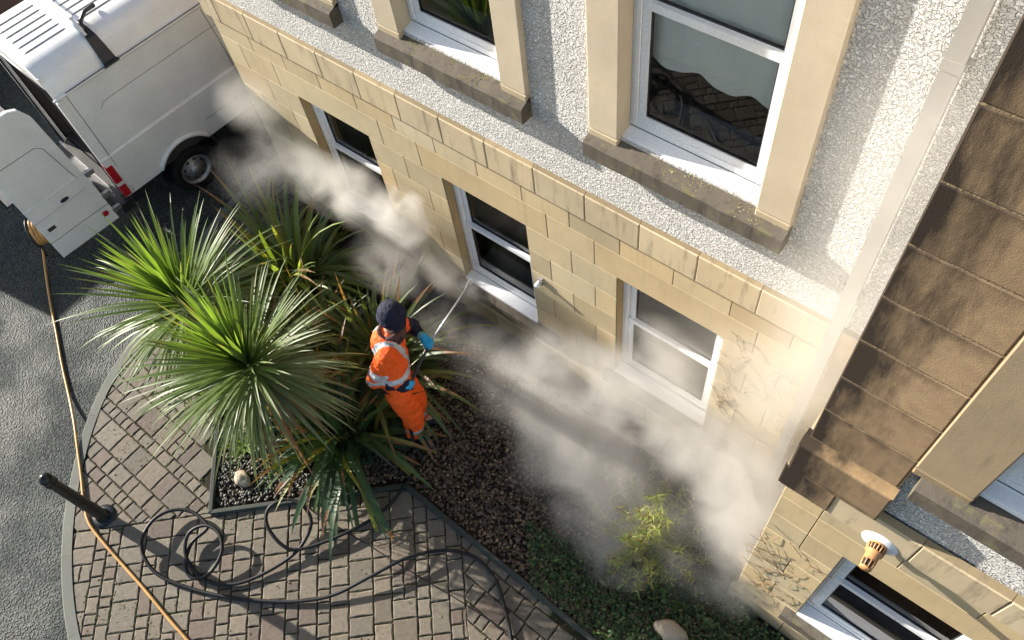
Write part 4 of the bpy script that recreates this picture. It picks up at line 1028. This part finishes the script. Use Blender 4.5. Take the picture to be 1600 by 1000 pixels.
# jacket
ORG = (1.0,.12,.012)
def seg_t(p, a, b):
    d = b-a; t = (p-a).dot(d)/d.length_squared; return t, (p-(a+d*max(0,min(1,t)))).length
side = fwd.cross(Vector((0,0,1)))
mb = MB()
caps(mb, chest+Vector((0,0,.08)), .178, waist+Vector((0,0,.03)), .168, 20, flat=(fwd,.88)); caps(mb, waist+Vector((0,0,.06)), .168, pel+Vector((0,0,.02)), .165, 20, flat=(fwd,.9))
caps(mb, rs-Vector((0,0,.0)), .100, ls, .098, 18); caps(mb, chest+Vector((0,0,.1)), .14, neck-Vector((0,0,.04)), .092)
caps(mb, rs, .100, re, .088); caps(mb, re, .084, rh+(re-rh)*.42, .062); caps(mb, ls, .088, le, .074); caps(mb, le, .07, lh+(le-lh)*.5, .058)
def jk(p):
    t, d = seg_t(p, rs, re)
    nr = d < .12 and (p-chest).dot(side) > .03
    if .58 < t < .80 and d < .112 and p.z < 1.27: return 1
    tf, df = seg_t(p, re, rh)
    if tf > .42 and df < .085: return 2
    for a in (rs, ls):
        q = (p-chest).dot(side)-(.105 if a is rs else -.105)
        if abs(q) < .026 and p.z > 1.08 and seg_t(p, rs, re)[1] > .07: return 1
    tl, dl = seg_t(p, le, lh)
    if (tl > .0 and dl < .09) or ((p-ls).dot(side) < -.01 and p.z < 1.24): return 2
    if 1.045 < p.z+ (p-chest).dot(side)*-.08 < 1.10 and seg_t(p, rs, re)[1] > .08: return 1
    if p.z < .955: return 2
    return 0
M_org = m_cloth('orange_cloth', .65); M_navy = m_cloth('navy_cloth', .8)
def jc(p): return {0: ORG, 1: (1,1,1), 2: (.012,.014,.03)}[jk(p)]
fuse('jacket', mb, .010, 3, jc, [M_org, M_refl, M_navy], P, wrinkle=.012, matf=jk)
mb = MB(); zc = fwd*.145
mb.tube([neck+fwd*.10-Vector((0,0,.05)), chest+fwd*.15+Vector((0,0,.08)), chest+fwd*.155-Vector((0,0,.1)), waist+fwd*.15], .006, 6, (.02,.02,.03)); obj('zip', mb, M_blk, P)
# trousers
mb = MB()
caps(mb, waist-Vector((0,0,.03)), .14, pel-Vector((0,0,.02)), .15, 20, flat=(fwd,.92))
for a, e, h in ((rhip,rk,ra),(lhip,lk,la)): caps(mb, a, .132, e, .110); caps(mb, e, .112, h+Vector((0,0,.07)), .092)
def tk(p): return 1 if (.235 < p.z < .30) or (p.z < .125) else 0
fuse('trousers', mb, .010, 3, lambda p: ORG if tk(p) == 0 else (1,1,1), [M_org, M_refl], P, wrinkle=.013, matf=tk)
# boots
for h, yaw in ((ra, .72), (la, .2)):
    toe = Vector((math.cos(yaw-.7), math.sin(yaw-.7), 0)) if h is ra else Vector((.8,.6,0))
    mb = MB(); caps(mb, h+Vector((0,0,.08)), .062, h+Vector((0,0,-.02)), .062); caps(mb, h+Vector((0,0,-.03))-toe*.03, .052, h+toe*.20+Vector((0,0,-.045)), .044, flat=((0,0,1),.9)); 
    bo = fuse('boot', mb, .009, 3, (1,1,1), [M_blk], P, wrinkle=.003)
    mb = MB(); sd = toe.cross(Vector((0,0,1))); c0 = h.copy(); c0.z = 0
    ol = [c0-toe*.09+sd*.035, c0-toe*.03+sd*.052, c0+toe*.12+sd*.055, c0+toe*.225+sd*.03, c0+toe*.25, c0+toe*.225-sd*.03, c0+toe*.12-sd*.05, c0-toe*.03-sd*.052, c0-toe*.09-sd*.035]
    mb.prism([(p.x,p.y) for p in ol], .002, .028, (.6,.6,.6)); obj('sole', mb, M_rub, bo)
# gloves: palm, four curled fingers and thumb closed on the lance
ND = (L_(-3.80,2.90,1.14)-rh).normalized(); 
def glove(h, e, axis, seed):
    mb = MB(); d = (h-e).normalized(); ax = axis.normalized(); nrm = d.cross(ax).normalized()
    palm = h+d*.045
    caps(mb, h-d*.05, .042, h+d*.01, .040); caps(mb, h+d*.015-ax*.018, .030, palm-ax*.022, .028, flat=(nrm,.8)); caps(mb, h+d*.015+ax*.018, .030, palm+ax*.026, .027, flat=(nrm,.8))
    for i, (off, ln) in enumerate(((-.034,.030),(-.011,.036),(.012,.034),(.034,.026))):
        k0 = palm+d*.022+ax*off; k1 = k0+d*ln*.9-nrm*.012; k2 = k1-nrm*ln*.9-d*.004; k3 = k2-d*ln*.7-nrm*.004
        caps(mb, k0, .0125, k1, .0115, 10); caps(mb, k1, .0115, k2, .0108, 10); caps(mb, k2, .0108, k3, .0098, 10)
    t0 = h+d*.02-ax*.036; t1 = t0+d*.030-ax*.012-nrm*.018; t2 = t1+d*.022-nrm*.024+ax*.008
    caps(mb, t0, .016, t1, .0135, 10); caps(mb, t1, .0135, t2, .0115, 10)
    g_ = fuse('glove', mb, .0055, 2, (1,1,1), [M_glove], P)
    mb = MB(); o = h-d*.045; u = ax; w2 = d.cross(ax); mb.tube([o+(u*math.cos(2*math.pi*k/20)+w2*math.sin(2*math.pi*k/20))*.042 for k in range(21)], .008, 6, (.25,.30,.05), cap=False); obj('cuff', mb, M_cloth, g_)
    return palm-nrm*.022+d*.02
g1_ = glove(rh, re, ND, 1); g2_ = glove(lh, le, ND, 2)
# lance
la_ = thing('pressure_lance', 'thin steel pressure washer lance held in blue gloves, its tip near the window sill', 'pressure washer', FEET)
tip = L_(-3.80,2.90,1.14)
mb = MB(); mb.tube([g2_-(tip-g2_).normalized()*.02, tip], .0085, 8); obj('lance_tube', mb, m_plain('bright_steel', (.65,.65,.66), .3, metal=.6), la_)
mb = MB(); mb.tube([g1_-(g2_-g1_).normalized()*.10, g1_, g2_, g2_+(tip-g2_).normalized()*.05], [.018,.019,.015,.012], 10); mb.tube([g1_, g1_+Vector((-.03,-.02,-.12))], .016, 8); obj('trigger_gun', mb, M_blk, la_)
mb = MB(); dtip = (tip-g2_).normalized(); mb.lathe(tip, dtip, [(-.02,.012),(.02,.013),(.03,.008),(.03,0)], 12); obj('nozzle', mb, M_steel, la_)

P.scale = la_.scale = (1.05,1.05,1.05); P.location.x += .03; la_.location.x += .03
# ------------------------------------------------------------------ steam
def steam(label, mesh_pts, dens, nscale, seed, lo=.42, hi=.62, col=(.84,.815,.77), aniso=.2):
    """mesh_pts: list of (centre, (rx,ry,rz), weight); every puff falls off from its own middle"""
    mb = MB(); b_ = bmesh.new(); bmesh.ops.create_icosphere(b_, subdivisions=3, radius=1)
    for c, r, k in mesh_pts:
        mb.add([(c[0]+v.co.x*r[0], c[1]+v.co.y*r[1], c[2]+v.co.z*r[2]) for v in b_.verts], [[v.index for v in f.verts] for f in b_.faces])
    b_.free()
    o = link('steam', mb.mesh('steam'), [], None)
    r = o.modifiers.new('r', 'REMESH'); r.mode = 'VOXEL'; r.voxel_size = .06
    dg = bpy.context.evaluated_depsgraph_get(); me = bpy.data.meshes.new_from_object(o.evaluated_get(dg)); bpy.data.objects.remove(o)
    n = N('steam_volume'); g = n.geo(); tot = None
    wv = n.n('ShaderNodeTexNoise', in_Vector=g, in_Scale=nscale*1.1, in_Detail=2.0).outputs[1]
    gw = n.n('ShaderNodeVectorMath', operation='MULTIPLY_ADD', i0=wv, i1=(.35,.35,.35), i2=g).outputs[0]
    gw = n.n('ShaderNodeVectorMath', operation='SUBTRACT', i0=gw, i1=(.175,.175,.175)).outputs[0]
    for c, r, k in mesh_pts:
        q = n.n('ShaderNodeVectorMath', operation='SUBTRACT', i0=gw, i1=tuple(c)).outputs[0]
        q = n.n('ShaderNodeVectorMath', operation='DIVIDE', i0=q, i1=tuple(r)).outputs[0]
        l = n.n('ShaderNodeVectorMath', operation='LENGTH', i0=q).outputs['Value']
        f = n.math('MULTIPLY', n.n('ShaderNodeMapRange', interpolation_type='SMOOTHSTEP', i0=l, i1=.15, i2=.95, i3=1.0, i4=0.0).outputs[0], k)
        tot = f if tot is None else n.math('ADD', tot, f)
    nz = n.ramp(n.noise(gw, nscale, 6, .62, .4), lo, hi)
    d = n.math('MULTIPLY', n.math('MULTIPLY', tot, nz), dens)
    v = n.n('ShaderNodeVolumePrincipled', in_Color=col, in_Density=d, in_Anisotropy=aniso)
    n.t.links.new(v.outputs[0], n.out.inputs[1])
    me.name = 'steam'; me.materials.clear(); me.materials.append(n.m)
    o = bpy.data.objects.new('steam', me); COL.objects.link(o)
    return tag(o, label, 'steam', kind='stuff')
def ay(x, y, yy):
    r = ((x-800)/1290.71)*CR - ((y-500)/1290.71)*CU + CF
    return CAM + r*((yy-CAM.y)/r.y)
S1 = [(ay(622,338,2.95),(.45,.30,.36),3.0),(ay(560,310,2.95),(.62,.33,.50),1.5),(ay(500,280,2.9),(.60,.36,.46),.8),(ay(690,415,3.02),(.60,.26,.40),.9),(ay(610,410,2.7),(.6,.4,.35),.5),(ay(440,250,2.9),(.65,.4,.5),.35),(ay(390,160,2.9),(.50,.35,.5),.32),(ay(395,270,2.6),(.6,.5,.4),.25)]
steam('dense white steam puffing off the wall over the left ground floor window', S1, 4.6, 2.4, 1, .34, .68)
S2 = [(atz(830,615,.8),(.75,.65,.55),.9),(atz(900,680,.75),(.80,.65,.5),1.2),(atz(960,735,.6),(.75,.6,.5),1.1),(atz(860,720,.5),(.5,.5,.4),.7),(atz(920,800,.4),(.55,.50,.38),1.0),(atz(960,870,.3),(.50,.35,.28),.9),(atz(1170,790,.9),(.60,.60,.75),2.2),(atz(1170,870,.4),(.55,.45,.5),2.0),(atz(1100,700,1.0),(.8,.5,.6),1.2),(atz(1090,900,.25),(.65,.30,.26),1.1),(atz(980,610,1.0),(.8,.4,.6),1.0),(atz(880,560,.9),(.7,.4,.5),.8),(atz(1020,790,.5),(.8,.6,.5),.5),(atz(760,560,.6),(.5,.45,.4),.45),(ay(1050,560,3.0),(.6,.28,.5),.7)]
steam('wide cloud of grey steam rolling over the gravel and around the shrub', S2, 3.7, 2.3, 2, .28, .66)
S3 = [((-.55,2.85,1.7),(.6,.45,.9),1.2),((-.50,2.85,2.9),(.6,.45,.9),1.2),((-.45,2.85,3.9),(.6,.42,.9),1.3),((-.75,2.85,2.9),(.8,.4,.7),.6),((-.42,2.85,5.0),(.5,.4,1.0),.9),((-1.5,3.0,1.5),(.8,.25,.6),.8)]
steam('thin veil of steam rising up the corner between main wall and wing', S3, .95, 1.5, 3, .15, .6)
S4 = [(L_(-3.80,3.0,1.1)+FEET,(.16,.2,.16),1.6),(ay(735,470,3.1),(.3,.2,.3),.45),(atz(690,520,.5),(.6,.4,.4),.45)]
steam('faint spray mist at the nozzle of the lance', S4, 3.6, 4.0, 4, .3, .65)
mb = MB(); a_ = tip+FEET; mb.lathe(a_+dtip*.03, dtip, [(0,.004),(.06,.016),(.13,.032)], 14)
n_ = N('water_spray'); v_ = n_.n('ShaderNodeMixShader', i0=.28, i1=n_.n('ShaderNodeBsdfTransparent').outputs[0], i2=n_.pbr((.9,.9,.9), .6)).outputs[0]; n_.done(v_)
tag(obj('water_jet', mb, n_.m), 'short fan of white spray leaving the lance tip', 'water spray', kind='stuff')

def s6(r):
    while True:
        p = (r.uniform(-7,.4), r.uniform(-2.2,1.6))
        if inside(p, base_poly) and not inside(p, bed) and noise.noise((p[0]*1.7,p[1]*1.7,5)) > .02+r.random()*.35: return p[0], p[1], r.uniform(-.010,.001)
rnd = random.Random(77); mb = MB()
for _ in range(5200):
    x, y, z = s6(rnd); r = rnd.uniform(.003,.008); c = rnd.choice([(.07,.08,.02),(.10,.09,.03),(.05,.05,.02),(.12,.09,.05),(.09,.11,.03)])
    mb.add([(x+v.x*r*1.3, y+v.y*r*1.3, z-.004+v.z*r*.7) for v in ICOV[:]], ICOF, c, 0, False)
tag(obj('moss', mb, m_plain('joint_moss', (1,1,1), .95, .1)), 'moss and grit crumbs in the joints of the block paving', 'moss', kind='stuff')
def s7(r):
    while True:
        p = (r.uniform(-7,.4), r.uniform(-2.2,1.6))
        if inside(p, base_poly) and not inside(p, bed): return p[0], p[1], .004
leaves_scatter('fallen_leaves', 'few small dry leaves and twigs blown over the paving', 'fallen leaves', 130, s7, (.012,.035), [(.20,.13,.07),(.12,.08,.05),(.28,.22,.12)], 9, up=.05)
